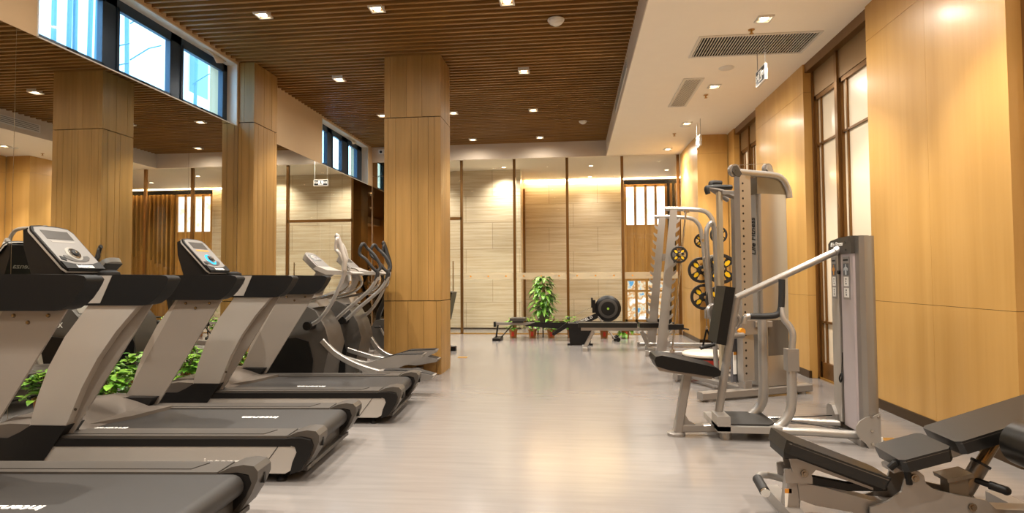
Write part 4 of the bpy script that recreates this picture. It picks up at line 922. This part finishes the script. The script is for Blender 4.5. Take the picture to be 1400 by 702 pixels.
for Y, side in ((9.0, 1), (10.15, -1)):
    y = Y - SY; dn = 1 if side > 0 else 0
    B().flat([W(1.08, Y, 0.045), W(2.38, Y, 0.045)], 0.075, 0.06).box((1.06 - SX, y - 0.05, 0.012), (1.10 - SX, y + 0.05, 0.085), 0.01).done('base_beam', SILVER, t)
    pts = [(1.22, 0.07), (1.37, 0.07)]; L0, L1, R0, R1 = (1.22, .07), (1.455, 2.2), (1.37, .07), (1.56, 2.2)
    def lerp(a, c, k): return (a[0] + (c[0] - a[0]) * k, a[1] + (c[1] - a[1]) * k)
    n = 15; right = [R0]; 
    poly = []
    A0, A1 = (R0, R1) if side > 0 else (L0, L1)
    ed = []
    for k in range(n):
        f0 = 0.04 + 0.92 * k / n; f1 = f0 + 0.92 / n
        p = lerp(A0, A1, f0); q = lerp(A0, A1, f0 + .25 * (f1 - f0)); r_ = lerp(A0, A1, f0 + .6 * (f1 - f0)); s_ = lerp(A0, A1, f0 + .66 * (f1 - f0))
        d = 0.055 * side
        ed += [p, (q[0] + d * .75, q[1]), (q[0] + d * 1.05, q[1] + .03), (q[0] + d * 1.05, q[1] + .062), (q[0] + d * .72, q[1] + .045), (r_[0] + d * .1, r_[1] - .02), s_]
    poly = [L0] + [R0] + ed + [R1, L1] if side > 0 else [L0] + [R0, R1, L1] + ed[::-1]
    B().prism([(x - SX, z) for x, z in poly], y - 0.012, y + 0.012).done('toothed_plate', SILVER, t)
    B().flat([W(1.29, Y + 0.045, .06), W(1.50, Y + 0.045, 2.2)], 0.06, 0.06, up=(1, 0, 0)).done('upright', SILVERD, t)
    B().tube([W(1.38, Y + .02, 2.215), W(1.7, Y + .02, 2.205), W(1.98 - dn * .04, Y + .02, 2.18), W(2.10 - dn * .05, Y + .02, 2.09), W(2.155 - dn * .055, Y + .02, 1.93), W(2.20 - dn * .06, Y + .02, 1.5), W(2.26 - dn * .11, Y + .02, 0.8), W(2.33 - dn * .12, Y + .02, 0.06)], 0.034, 14, 6).done('curved_tube', SILVER, t)
    B().flat([W(1.66, Y + .02, 2.19), W(1.74, Y + .02, 2.19)], 0.06, 0.07).cyl(W(1.69, Y, 2.19), W(1.45, Y, 0.05), 0.014).lathe([(0, 0), (0.05, 0), (0.05, 0.03), (0.02, 0.05), (0, 0.05)], W(1.45, Y, 0.06), n=18).done('guide_rod', CHROME, t)
    B().box(W(1.40, Y - .05, 0.40), W(1.62, Y + .03, 0.475), 0.015).cyl(W(1.60, Y - .01, .42), W(1.70, Y - .01, .40), 0.012).done('safety_stop', BLACKP, t)
    B().box(W(1.50, Y - .03, 1.46), W(1.60, Y + .05, 1.58), 0.012).done('bar_carriage', SILVERD, t)
    pg = B()
    xs = {1.80: 2.115, 1.30: 2.145, 0.84: 2.13} if side > 0 else {1.80: 2.175, 1.30: 2.16, 0.84: 2.195}
    for z, x in xs.items(): pg.cyl(W(x, Y - .30 if side > 0 else Y - .02, z), W(x, Y + .04 if side > 0 else Y + .30, z), 0.025)
    pg.done('storage_peg', CHROME, t)
B().tube([W(2.14, 9.0, 2.0 - .5), W(2.2, 10.15, 1.5)], 0.03).tube([W(2.3, 9.0, .05), W(2.36, 10.15, .05)], 0.035).done('cross_tube', SILVER, t)
B().cyl(W(1.55, 8.55, 1.515), W(1.55, 10.6, 1.515), 0.014).cyl(W(1.55, 8.55, 1.515), W(1.55, 8.93, 1.515), 0.025).cyl(W(1.55, 10.22, 1.515), W(1.55, 10.6, 1.515), 0.025).done('barbell', CHROME, t)
G = 'black and yellow weight plates on the smith machine'
p0 = make_plate(0.125); p0.location = (1.55, 8.84, 1.515); p0['label'] = 'small plate loaded on the near end of the barbell, beside the toothed uprights'
dup(p0, (2.115, 8.82, 1.80), label='small upper plate on the near rear tube, top right of the plates')
dup(p0, (2.175, 10.26, 1.80), label='small upper plate on the far rear tube, top left of the plates')
pb = make_plate(0.22, 0.045); pb.location = (2.145, 8.82, 1.30); pb['label'] = 'largest looking plate, middle height on the near rear tube'
dup(pb, (2.16, 10.27, 1.30), label='big middle plate on the far rear tube, partly behind the largest plate')
dup(pb, (2.13, 8.82, 0.84), label='low plate half hidden by the black back pad and post')
dup(pb, (2.195, 10.27, 0.84), label='low plate on the far rear tube, left of the hanging cable handle')
tag(B().lathe([(0.027, 10.28), (0.042, 10.28), (0.042, 10.31), (0.027, 10.31), (0.027, 10.28)], (1.55, 0, 1.515), 'y').done('bar_collar', CHROME), 'steel collar on the far end of the smith barbell', 'collar')

# balance dome
t = thing('balance_trainer', 'red domed balance trainer, pale platform up, on the floor behind the seat', 'balance trainer', (1.74, 7.95, 0))
B().lathe([(0, 0.0), (0.12, 0.004), (0.22, 0.035), (0.29, 0.09), (0.31, 0.135), (0.30, 0.15), (0, 0.15)], n=40).done('dome', RED, t)
B().lathe([(0, 0.15), (0.31, 0.15), (0.325, 0.165), (0.325, 0.185), (0.31, 0.20), (0, 0.205)], n=40).done('platform', mat('pale platform', '#cfc3b2', 0.5), t)
B().lathe([(0.308, 0.128), (0.322, 0.132), (0.324, 0.15), (0.308, 0.152), (0.308, 0.128)], n=40).done('rim_band', BLACKP, t)

# ------------------------------------------------------------------ cable tower
TA = DEG(24.4)
t = thing('cable_tower', 'tall brushed steel cable tower with pull-up grips and a lettered side', 'cable machine', (1.183, 5.77, 0), TA)
fb = B().flat([(0.0, 0, 0.055), (1.32, 0, 0.055)], 0.09, 0.075).lathe([(0, -0.0), (0.04, 0), (0.04, 0.02), (0, 0.02)], (0.1, 0, 0), n=16).lathe([(0, -0.0), (0.04, 0), (0.04, 0.02), (0, 0.02)], (1.22, 0, 0), n=16)
for x in (0.70, 1.12): fb.cyl((x, -0.046, 0.055), (x, -0.054, 0.055), 0.014, n=10)
fb.done('front_base', SILVERD, t)
B().flat([(0.40, 1.0, 0.055), (1.32, 1.0, 0.055)], 0.09, 0.075).flat([(0.9, 0, 0.07), (0.9, 1.0, 0.07)], 0.09, 0.06).flat([(0.56, 0.0, 0.07), (0.56, 1.0, 0.07)], 0.07, 0.05).box((0.42, 0.97, 0), (0.50, 1.03, 0.03), 0.005).done('rear_base', SILVERD, t)
# weight stack housings: rounded brushed front, dark side with vertical lettering
for k, (y0, y1, x0, z0, z1) in enumerate(((-0.02, 0.30, 0.73, 0.10, 2.02), (0.50, 0.72, 1.03, 0.10, 2.02))):
    x1 = 1.10 if k == 0 else 1.24
    o = [(x0, y1), (x0, y0 + 0.05), (x0 + 0.025, y0 + 0.012), (x0 + 0.07, y0), (x1 - 0.08, y0), (x1 - 0.03, y0 + 0.012), (x1, y0 + 0.05), (x1, y1)]
    h = B().prism(o, z0 + 0.65 if k == 0 else z0, z1, 'z').done('stack_housing', ALU, t)
    if k == 0:
        B().prism(o, z0, z0 + 0.30, 'z').done('lower_housing', ALU, h)
        B().prism([(u * 0.97 + 0.03 * 0.9, v) for u, v in o], z0 + 0.30, z0 + 0.652, 'z').done('stack_window', mat('smoked window', '#58524c', 0.2, 0.2), h)
        B().box((x0 - 0.004, y0 + 0.05, z0), (x0 + 0.01, y1 - 0.02, z1 + 0.05), 0.002).done('dark_side', mat('pewter side', '#a09a92', 0.4, 0.2), h)
        text('side_lettering', 'Life Fitness', 0.085, BLACKT, h, (x0 - 0.0065, y0 + 0.095, 1.60), Matrix(((0, 0, -1), (0, 1, 0), (1, 0, 0))).to_euler(), bold=True, shear=0.2)
# top hood with the curved tube
hd = [(0.72, 2.02), (0.72, 2.19), (0.95, 2.19), (1.03, 2.165), (1.08, 2.12), (1.10, 2.02)]
B().prism(hd, 0.0, 0.26, 'y', 0.006).done('top_hood', mat('hood plate', '#79705f', 0.35, 0.6), t)
B().tube([(0.49, 0.03, 2.235), (0.70, 0.02, 2.225), (0.92, 0.0, 2.215), (1.03, 0.0, 2.18), (1.10, 0.0, 2.08), (1.115, 0.0, 1.99)], 0.035, 14, 6).done('top_tube', SILVER, t)
for x, z, r in ((0.46, 2.245, 0.062), (0.865, 2.285, 0.05)):
    p = B().lathe([(0, -0.02), (r, -0.02), (r * .88, 0), (r, 0.02), (0, 0.02)], (x, 0.02, z), 'y', 24).done('pulley', SILVERD, t)
    B().prism([(x - r * .75, z - r * .2), (x - r * .5, z + r * .6), (x + r * .2, z + r * .75), (x + r * 1.1, z - r * .5), (x + r * .7, z - r * 1.1), (x, z - r * 1.0)], -0.012, -0.005, 'y', 0.002).cyl((x, -0.014, z), (x, 0.05, z), 0.012).done('pulley_bracket', DARKG if x < .6 else SILVER, p)
B().cyl((0.48, 0.02, 2.30), (0.86, 0.02, 2.335), 0.003, n=6).done('top_cable', CHROME, t)
# perforated post with sliding carriage and orange knob
b = B(); b.box((0.50, -0.01, 0.16), (0.57, 0.075, 2.20), 0.006).box((0.575, 0.0, 0.16), (0.64, 0.07, 2.20), 0.006).mi(1)
for k in range(26): z = 0.24 + k * 0.075; b.cyl((0.535, -0.0115, z), (0.535, -0.008, z), 0.011, n=10)
b.done('perforated_post', [SILVER, BLACKT], t)
B().flat([(0.55, 0.03, 0.075), (0.55, 0.03, 0.17)], 0.10, 0.10, up=(1, 0, 0)).done('post_foot', SILVERD, t)
c = B().box((0.47, -0.035, 0.62), (0.66, 0.10, 0.76), 0.012).flat([(0.62, -0.03, 0.72), (0.80, -0.06, 0.72)], 0.05, 0.06).done('sliding_carriage', SILVERD, t)
B().cyl((0.44, -0.05, 0.66), (0.44, -0.085, 0.66), 0.032, n=20).cyl((0.44, -0.03, 0.66), (0.47, 0.0, 0.66), 0.018).done('pull_knob', ORANGE, c)
# inner column, weight plates window and warning label
B().box((0.735, 0.32, 0.12), (0.80, 0.42, 2.02), 0.01).done('inner_column', ALUD, t)
B().box((0.46, 0.10, 0.14), (0.66, 0.13, 0.76), 0.004).done('guard_panel', mat('slate guard', '#5b5a5e', 0.3), t)
B().box((0.465, 0.088, 0.22), (0.50, 0.098, 0.44)).done('warning_label', WHITE, t); B().box((0.465, 0.087, 0.41), (0.50, 0.0975, 0.44)).done('label_header', ORANGE, t)
# pull-up arms with black grips, tall flat post
B().box((0.465, 0.27, 0.08), (0.515, 0.31, 2.08), 0.006).done('flat_post', mat('bronze tinted post', '#b5a68c', 0.35, 0.4), t)
B().tube([(0.75, 0.26, 2.0), (0.62, 0.27, 2.03), (0.50, 0.29, 2.08), (0.36, 0.30, 2.105)], 0.026, 10, 5).tube([(0.80, 0.55, 2.03), (0.66, 0.52, 2.09), (0.52, 0.50, 2.15)], 0.026, 10, 5).flat([(0.50, 0.28, 2.06), (0.74, 0.28, 2.06)], 0.06, 0.05).done('pull_up_arms', SILVERD, t)
B().tube([(0.36, 0.30, 2.045), (0.345, 0.30, 2.10), (0.40, 0.30, 2.115), (0.64, 0.29, 2.125)], 0.027, 10, 5).tube([(0.56, 0.50, 2.13), (0.545, 0.50, 2.19), (0.585, 0.50, 2.205), (0.68, 0.50, 2.205)], 0.025, 10, 5).done('pull_up_grips', GRIP, t)
# swivel arm with pulley at the left
B().tube([(0.70, 0.62, 0.9), (0.69, 0.62, 1.3), (0.67, 0.61, 1.66), (0.63, 0.60, 1.775), (0.58, 0.60, 1.74), (0.555, 0.60, 1.62), (0.585, 0.60, 1.1), (0.635, 0.60, 0.5), (0.66, 0.60, 0.07)], 0.026, 12, 6).done('swivel_arm', SILVER, t)
B().lathe([(0, -0.03), (0.07, -0.03), (0.085, 0), (0.07, 0.03), (0, 0.03)], (0.56, 0.53, 0.82), 'y', 22).box((0.51, 0.50, 0.74), (0.61, 0.60, 0.84), 0.012).done('arm_pulley', SILVERD, t)
h = thing('stirrup_grip', 'triangular cable stirrup with black grip hanging from the arm pulley', 'cable attachment', (1.183 + math.cos(TA) * 0.44 - math.sin(TA) * 0.47, 5.77 + math.sin(TA) * 0.44 + math.cos(TA) * 0.47, 0.0), 0.3)
B().cyl((0, 0, 0.84), (0, 0, 0.66), 0.005, n=8).tube([(0.012, 0, 0.65), (0, 0, 0.665), (-0.012, 0, 0.65), (0, 0, 0.635)], 0.004, 6, 4, closed=True).done('carabiner', CHROME, h)
B().flat([(0, 0, 0.64), (-0.05, 0, 0.45)], 0.02, 0.005, up=(0, 1, 0)).flat([(0, 0, 0.64), (0.07, 0, 0.47)], 0.02, 0.005, up=(0, 1, 0)).done('strap', BLACKP, h)
B().cyl((-0.075, 0, 0.44), (0.085, 0, 0.475), 0.02, n=14).done('grip', GRIP, h)

# ------------------------------------------------------------------ seated cable machine in front
CX, CY = 1.5, 4.6
def V(x, y, z): return (x - CX, y - CY, z)
def P2(pts): return [(x - CX, z) for x, z in pts]
t = thing('seated_press_machine', 'grey seated cable machine with black seat and upright cable column', 'exercise machine', (CX, CY, 0))
# column
B().prism([(2.005 - CX, 4.42 - CY), (2.01 - CX, 4.375 - CY), (2.035 - CX, 4.35 - CY), (2.075 - CX, 4.345 - CY), (2.105 - CX, 4.36 - CY), (2.12 - CX, 4.40 - CY), (2.12 - CX, 4.46 - CY), (2.005 - CX, 4.46 - CY)], 0.03, 1.475, 'z').done('column_front', ALUD, t)
B().box(V(2.03, 4.46, 0.06), V(2.11, 4.80, 1.40), 0.004).done('column_core', DARKG, t)
fp = B().box(V(1.99, 4.425, 0.09), V(2.03, 4.615, 1.40), 0.008).done('column_panel', LAV, t)
bp = B().box(V(1.99, 4.66, 0.10), V(2.03, 4.785, 1.40), 0.008).done('column_strip', TREADS, t)
B().box(V(2.01, 4.615, 0.10), V(2.03, 4.66, 1.38)).done('cable_slot', BLACKT, t)
cap = B().prism([(4.42 - CY, 1.355), (4.79 - CY, 1.355), (4.79 - CY, 1.44), (4.75 - CY, 1.462), (4.6 - CY, 1.478), (4.42 - CY, 1.482)], 1.975 - CX, 2.10 - CX, 'x', 0.008).done('column_cap', DARKG, t)
text('cap_lettering', 'Life Fitness', 0.045, WHITE, cap, V(1.9735, 4.64, 1.43), Matrix(((0, 0, -1), (-1, 0, 0), (0, 1, 0))).to_euler(), bold=True, shear=0.2)
for y, z in ((4.50, 1.44), (4.50, 1.385)): B().cyl(V(1.976, y, z), V(1.972, y, z), 0.008, n=10).done('cap_screw', BLACKT, cap)
def card(y0, y1, z0, z1, par, pic):
    q = B().box(V(1.987, y0, z0), V(1.9885, y1, z1)).done('instruction_card', mat('card grey', '#8f8a86', 0.5), par); h = z1 - z0; m = (y0 + y1) / 2; e = (y1 - y0) * .1
    B().box(V(1.9855, y0 + e, z1 - h * .44), V(1.9868, y1 - e, z1 - h * .16)).done('figure_panel', mat('slate print', '#55595f', 0.5), q)
    f = B()
    a, w = 1.9835 - CX, 1.9855 - CX; k = (y1 - y0) * .5
    f.prism([(m - CY + k * u, z1 - h * .30 + h * .30 * v) for u, v in ((-.18, .22), (.18, .22), (.62, .05), (.55, -.12), (.25, .0), (.2, -.42), (-.2, -.42), (-.25, 0), (-.55, -.12), (-.62, .05))], a, w, 'x')
    f.prism([(m - CY + k * .16 * math.cos(i * PI / 5), z1 - h * .205 + k * .2 * math.sin(i * PI / 5)) for i in range(10)], a, w, 'x'); f.done('body_figure', pic, q)
    s = B()
    for z in (0.47, 0.73): s.box(V(1.9855, y0 + e * 1.5, z1 - h * (z + .22)), V(1.9868, y1 - e * 1.5, z1 - h * z))
    s.done('step_panels', WHITE, q); s = B()
    for z in (0.47, 0.73):
        for u in range(3): s.box(V(1.9845, m - e * .6 + e * .5 * (u % 2), z1 - h * (z + .07 + u * .055)), V(1.9856, m + e * .8, z1 - h * (z + .035 + u * .055)))
    s.done('step_figures', BLACKT, q)
    B().box(V(1.9855, y0 + e * 2, z1 - h * .10), V(1.9868, y1 - e, z1 - h * .06)).done('card_heading', BLACKT, q)
card(4.475, 4.58, 1.02, 1.335, fp, mat('figure print', '#b9c0c4', 0.5)); card(4.69, 4.765, 1.02, 1.335, bp, ORANGE)
B().tube([V(1.985, 4.638, 0.465), V(1.975, 4.65, 0.43), V(1.975, 4.638, 0.40), V(1.98, 4.622, 0.43)], 0.006, 8, 5, closed=True).cyl(V(1.995, 4.638, 0.62), V(1.985, 4.638, 0.465), 0.003, n=6).done('cable_clip', BLACKP, t)
B().cyl(V(1.99, 4.638, 1.22), V(1.975, 4.638, 1.22), 0.014, n=12).done('cable_stop', BLACKP, t)
# foot brackets
k = B().prism(P2([(1.965, 0.06)] + [(2.055 - 0.12 * math.cos(a) - 0.0, 0.12 + 0.10 * math.sin(a)) for a in [DEG(x) for x in (-10, 15, 40, 65, 90)]] + [(2.10, 0.24), (2.10, 0.0), (2.02, 0.0), (2.0, 0.03)]), 4.325 - CY, 4.337 - CY, 'y', 0.002).done('foot_bracket', SILVER, t)
for x, z in ((2.04, .215), (2.085, .215), (2.04, .12), (2.04, .03), (2.085, .03)): B().cyl(V(x, 4.325, z), V(x, 4.316, z), 0.011, 0.009, n=10).done('bolt', CHROME, k)
B().box(V(2.082, 4.335, .035), V(2.115, 4.342, .075)).done('serial_label', WHITE, t)
B().prism([(4.72 - CY, 0.04), (4.87 - CY, 0.06), (4.875 - CY, 0.16), (4.84 - CY, 0.20), (4.78 - CY, 0.20), (4.72 - CY, 0.14)], 1.965 - CX, 2.02 - CX, 'x', 0.008).done('pulley_cover', SILVERD, t)
B().box(V(1.98, 4.36, 0.0), V(2.14, 4.82, 0.045), 0.01).done('column_foot', SILVERD, t)
# main arm bar, frame, seat and back
B().cyl(V(1.98, 4.63, 1.385), V(1.24, 4.66, 1.03), 0.026, n=18).cyl(V(1.985, 4.63, 1.387), V(1.955, 4.63, 1.373), 0.034, n=18).done('guide_bar', SILVER, t)
B().tube([V(1.07, 4.6, 0.11), V(1.15, 4.6, 0.6), V(1.225, 4.6, 1.03)], 0.03, 14, 3).done('back_upright', SILVERD, t)
R = Matrix.Rotation(DEG(10), 3, 'Y')
B().box(V(1.075, 4.46, 0.69), V(1.145, 4.74, 1.12), 0.022, 3, R=R).done('back_pad', PADB, t)
B().box(V(1.135, 4.50, 0.72), V(1.15, 4.70, 1.09), 0.004, 1, R=R).done('back_plate', SILVERD, t)
B().prism(P2([(0.595, 0.605), (0.585, 0.575), (0.60, 0.535), (0.70, 0.505), (1.02, 0.462), (1.055, 0.472), (1.06, 0.505), (1.03, 0.53), (0.72, 0.60), (0.64, 0.615)]), 4.42 - CY, 4.74 - CY, 'y', 0.02, 3).done('seat', PADB, t)
B().prism(P2([(0.60, 0.53), (1.0, 0.458), (1.0, 0.44), (0.62, 0.50)]), 4.44 - CY, 4.72 - CY, 'y', 0.004).done('seat_plate', SILVERD, t)
B().flat([V(0.85, 4.56, 0.49), V(0.765, 4.56, 0.03)], 0.075, 0.06, up=(1, 0, 0)).done('seat_post', SILVERD, t)
B().prism(P2([(0.80, 0.20), (0.79, 0.07), (0.93, 0.07), (0.85, 0.11)]), 4.55 - CY, 4.57 - CY).done('gusset', SILVERD, t)
B().lathe([(0, 0), (0.065, 0), (0.065, 0.02), (0.05, 0.03), (0, 0.03)], V(0.755, 4.56, 0), n=24).done('post_foot', SILVERD, t)
B().flat([V(0.77, 4.56, 0.055), V(1.12, 4.58, 0.06)], 0.065, 0.055).done('seat_rail', SILVERD, t)
B().box(V(1.03, 4.42, 0.06), V(1.48, 4.90, 0.105), 0.012).box(V(1.03, 4.42, 0.07), V(1.12, 4.62, 0.175), 0.012).cyl(V(1.10, 4.5, 0), V(1.10, 4.5, 0.07), 0.04).cyl(V(1.42, 4.85, 0), V(1.42, 4.85, 0.07), 0.04).done('platform_frame', SILVER, t)
B().prism([(1.10 - CX, 4.46 - CY), (1.40 - CX, 4.46 - CY), (1.46 - CX, 4.52 - CY), (1.46 - CX, 4.87 - CY), (1.10 - CX, 4.87 - CY)], 0.105, 0.118, 'z', 0.003).done('foot_platform', RUBBER, t)
B().tube([V(1.40, 4.46, 0.075), V(1.7, 4.44, 0.075), V(1.99, 4.42, 0.065)], 0.03, 14).tube([V(1.42, 4.82, 0.075), V(2.0, 4.72, 0.075)], 0.026, 14).done('floor_tubes', SILVER, t)
B().cyl(V(1.46, 4.6, 0.13), V(1.98, 4.78, 0.12), 0.004, n=6).cyl(V(1.46, 4.55, 0.14), V(1.98, 4.42, 0.09), 0.004, n=6).done('floor_cables', BLACKP, t)
# press arms: upright tubes curving down to the platform, black bent grip
for nm, x, y, z1, x0 in (('near', 1.585, 4.52, 0.64, 1.38), ('far', 1.485, 4.84, 0.86, 1.34)):
    B().tube([V(x, y, z1), V(x, y, 0.45), V(x - 0.005, y, 0.26), V(x - 0.03, y, 0.17), V(x - 0.10, y, 0.09), V(x0, y, 0.075)], 0.034 if nm == 'near' else 0.037, 14, 6).done('press_tube', SILVER, t)
a = B().box(V(1.545, 4.475, 0.50), V(1.625, 4.565, 0.66), 0.012).done('arm_collar', SILVERD, t)
B().tube([V(1.59, 4.52, 0.65), V(1.60, 4.52, 0.76), V(1.585, 4.53, 0.82), V(1.545, 4.54, 0.88), V(1.535, 4.56, 0.96)], 0.024, 12, 6).done('arm_neck', SILVER, a)
B().tube([V(1.545, 4.56, 1.17), V(1.54, 4.56, 1.02), V(1.53, 4.56, 0.94), V(1.50, 4.56, 0.905), V(1.42, 4.56, 0.895), V(1.31, 4.56, 0.895)], 0.024, 12, 6).done('arm_grip', GRIP, a)
B().tube([V(1.31, 4.56, 0.895), V(1.275, 4.56, 0.885), V(1.262, 4.56, 0.84)], 0.022, 12, 5).done('grip_elbow', SILVER, a)
B().tube([V(1.20, 4.66, 0.86), V(1.235, 4.66, 0.90), V(1.26, 4.66, 0.86), V(1.235, 4.66, 0.80), V(1.19, 4.64, 0.78)], 0.013, 10, 5).cyl(V(1.18, 4.62, 0.74), V(1.29, 4.68, 0.74), 0.022).done('back_adjuster', SILVERD, t)

# ------------------------------------------------------------------ adjustable bench in the corner
BX, BY = 1.5, 3.08
def Q(x, y, z): return (x - BX, y - BY, z)
def P3(pts): return [(x - BX, z) for x, z in pts]
t = thing('adjustable_bench', 'grey adjustable bench with three tilted black pads, lower right corner', 'bench', (BX, BY, 0))
PIPE = mat('pad piping', '#5a524a', 0.3)
def pad(name, A, Bp, th, w, taper=0.0):
    """upholstered pad between two top points, slightly crowned"""
    ax, az = A; bx, bz = Bp; d = Vector((bx - ax, 0, bz - az)).normalized(); n = Vector((-d.z, 0, d.x)); L = math.hypot(bx - ax, bz - az); M = Matrix(((d.x, 0, n.x, ax - BX), (0, 1, 0, 0), (d.z, 0, n.z, az), (0, 0, 0, 1)))
    # local: x along, y across, z out of pad
    w1 = w - taper; c = 0.02
    ring = [(0, -w + c), (c, -w), (L - c, -w1), (L, -w1 + c), (L, w1 - c), (L - c, w1), (c, w), (0, w - c)]
    o = B(M).hull([(x, y, 0.002) for x, y in ring], [(x + (0.006 if x < L / 2 else -0.006), y * 0.97, -th) for x, y in ring], 0.012, 3).done(name, VINYL, t)
    rr = [(0.004, -w + c), (c, -w + 0.002), (L - c, -w1 + 0.002), (L - 0.004, -w1 + c), (L - 0.004, w1 - c), (L - c, w1 - 0.002), (c, w - 0.002), (0.004, w - c)]
    B(M).tube([(min(max(x, .005), L - .005), y * .985, -0.009) for x, y in rr], 0.0036, 8, 0, closed=True).done('piping', PIPE, o)
    B(M).box((0.04, -w * .7, -th - 0.012), (L - 0.03, w1 * .7, -th + 0.001), 0.003).done('pad_board', BLACKP, o)
    return o
pad('leg_pad', (1.01, 0.408), (1.495, 0.228), 0.058, 0.135, 0.03); pad('seat_pad', (1.515, 0.325), (1.742, 0.394), 0.06, 0.135); pad('back_pad', (1.758, 0.418), (2.56, 0.70), 0.062, 0.145)
B().box(Q(1.0, BY - .10, 0.315), Q(1.06, BY + .10, 0.365), 0.02, 3).done('pad_stop', RUBBER, t)
# frame
B().flat([Q(1.075, 3.08, 0.20), Q(1.055, 3.08, 0.02)], 0.075, 0.07, up=(1, 0, 0)).done('front_post', SILVERD, t)
B().box(Q(1.02, 2.80, 0.0), Q(1.09, 3.36, 0.06), 0.015).done('front_foot', SILVERD, t)
for y in (3.025, 3.135): B().prism(P3([(1.015, 0.25), (1.02, 0.185), (1.145, 0.185), (1.145, 0.215), (1.125, 0.26), (1.095, 0.262)]), y - BY - 0.006, y - BY + 0.006, 'y', 0.002).prism(P3([(1.035, 0.32), (1.05, 0.24), (1.13, 0.22), (1.16, 0.255), (1.42, 0.165), (1.42, 0.185), (1.2, 0.285)]), y - BY - 0.012, y - BY - 0.006).done('post_bracket', SILVERD, t)
for x, z, y in ((1.105, .237, 3.012), (1.603, .232, 3.004), (1.853, .105, 3.004)): B().cyl(Q(x, y, z), Q(x, y - 0.008, z), 0.018, n=18).cyl(Q(x, y - .008, z), Q(x, y - 0.013, z), 0.010, n=6).done('bolt', BOLT, t)
B().prism(P3([(1.08, 0.185), (1.20, 0.165), (1.45, 0.10), (1.75, 0.085), (2.20, 0.085), (2.20, 0.02), (1.70, 0.02), (1.45, 0.03), (1.16, 0.075), (1.09, 0.10)]), -0.045, 0.045, 'y', 0.008).done('main_beam', SILVERD, t)
B().box(Q(2.14, 2.80, 0.0), Q(2.22, 3.36, 0.06), 0.015).done('rear_foot', SILVERD, t)
for y in (3.012, 3.148): B().prism(P3([(1.40, 0.085), (1.48, 0.115), (1.545, 0.165), (1.568, 0.245), (1.585, 0.262), (1.625, 0.262), (1.645, 0.245), (1.655, 0.205), (1.69, 0.18), (1.76, 0.163), (1.92, 0.135), (1.965, 0.09), (1.98, 0.035), (1.40, 0.035)]), y - BY - 0.006, y - BY + 0.006, 'y', 0.002).done('side_plate', SILVERD, t)
B().flat([Q(1.52, 3.08, 0.255), Q(1.74, 3.08, 0.318)], 0.11, 0.025).flat([Q(1.74, 3.08, 0.318), Q(2.45, 3.08, 0.575)], 0.07, 0.045).done('pad_rail', SILVERD, t)
B().tube([Q(1.50, 3.02, 0.27), Q(1.53, 3.01, 0.30), Q(1.57, 3.01, 0.27), Q(1.58, 3.01, 0.20)], 0.016, 10, 4).done('hinge_loop', BLACKP, t)
s = B().cyl(Q(1.862, 3.08, 0.145), Q(1.945, 3.08, 0.285), 0.038, n=22).done('strut_sleeve', mat('gunmetal tube', '#6d665e', 0.3, 0.7), t)
B().cyl(Q(1.93, 3.08, 0.26), Q(2.08, 3.08, 0.50), 0.026, n=20).done('inner_strut', mat('bronzed steel', '#7c6a50', 0.22, 0.9), s)
B().lathe([(0.026, -0.006), (0.043, -0.006), (0.043, 0.006), (0.026, 0.006), (0.026, -0.006)], n=22).done('sleeve_ring', RUBBER, s).matrix_local = Matrix.Translation(Q(1.945, 3.08, 0.285)) @ Vector((0.083, 0, 0.14)).to_track_quat('Z', 'Y').to_matrix().to_4x4()
B().cyl(Q(1.90, 3.05, 0.215), Q(1.945, 3.0, 0.205), 0.014, n=14).cyl(Q(1.935, 3.01, 0.207), Q(1.975, 2.97, 0.198), 0.02, n=18).ball(Q(1.978, 2.967, 0.197), 0.021).done('pop_pin_knob', BLACKP, s)
B().box(Q(1.765, 3.02, 0.13), Q(1.85, 3.09, 0.232), 0.004).box(Q(1.745, 3.0, 0.228), Q(1.865, 3.11, 0.246), 0.004, 1, R=Matrix.Rotation(DEG(-14), 3, 'Y')).done('stop_plate', mat('bracket brown', '#6b6052', 0.4, 0.4), t)
B().flat([Q(1.12, 3.06, 0.2), Q(1.32, 3.06, 0.165), Q(1.5, 3.06, 0.17)], 0.03, 0.04).done('link_arm', BLACKP, t)
hb = B().tube([Q(1.05, 3.13, 0.165), Q(0.98, 3.12, 0.185), Q(0.92, 3.08, 0.20), Q(0.893, 3.03, 0.195), Q(0.89, 2.99, 0.185)], 0.017, 12, 6).done('lift_handle', SILVER, t)
B().cyl(Q(0.893, 3.04, 0.195), Q(0.893, 2.93, 0.172), 0.024, n=18).done('handle_grip', RUBBER, hb); B().cyl(Q(0.893, 2.932, 0.1725), Q(0.893, 2.918, 0.169), 0.022, n=18).done('handle_cap', CHROME, hb)
# foam leg roller on its bar, near side
B().cyl(Q(1.985, 2.60, 0.445), Q(1.985, 2.86, 0.445), 0.10, n=32).done('foam_roller', VINYL, t)
B().cyl(Q(1.985, 2.58, 0.445), Q(1.985, 3.06, 0.445), 0.018, n=12).flat([Q(1.985, 3.04, 0.445), Q(2.05, 3.06, 0.40)], 0.05, 0.03).done('roller_bar', CHROME, t)
# warning sticker on the front post
B().box(Q(1.022, 3.043, 0.03), Q(1.055, 3.0438, 0.15)).done('warning_sticker', WHITE, t); B().box(Q(1.022, 3.0425, 0.128), Q(1.055, 3.0432, 0.15)).done('sticker_header', ORANGE, t)
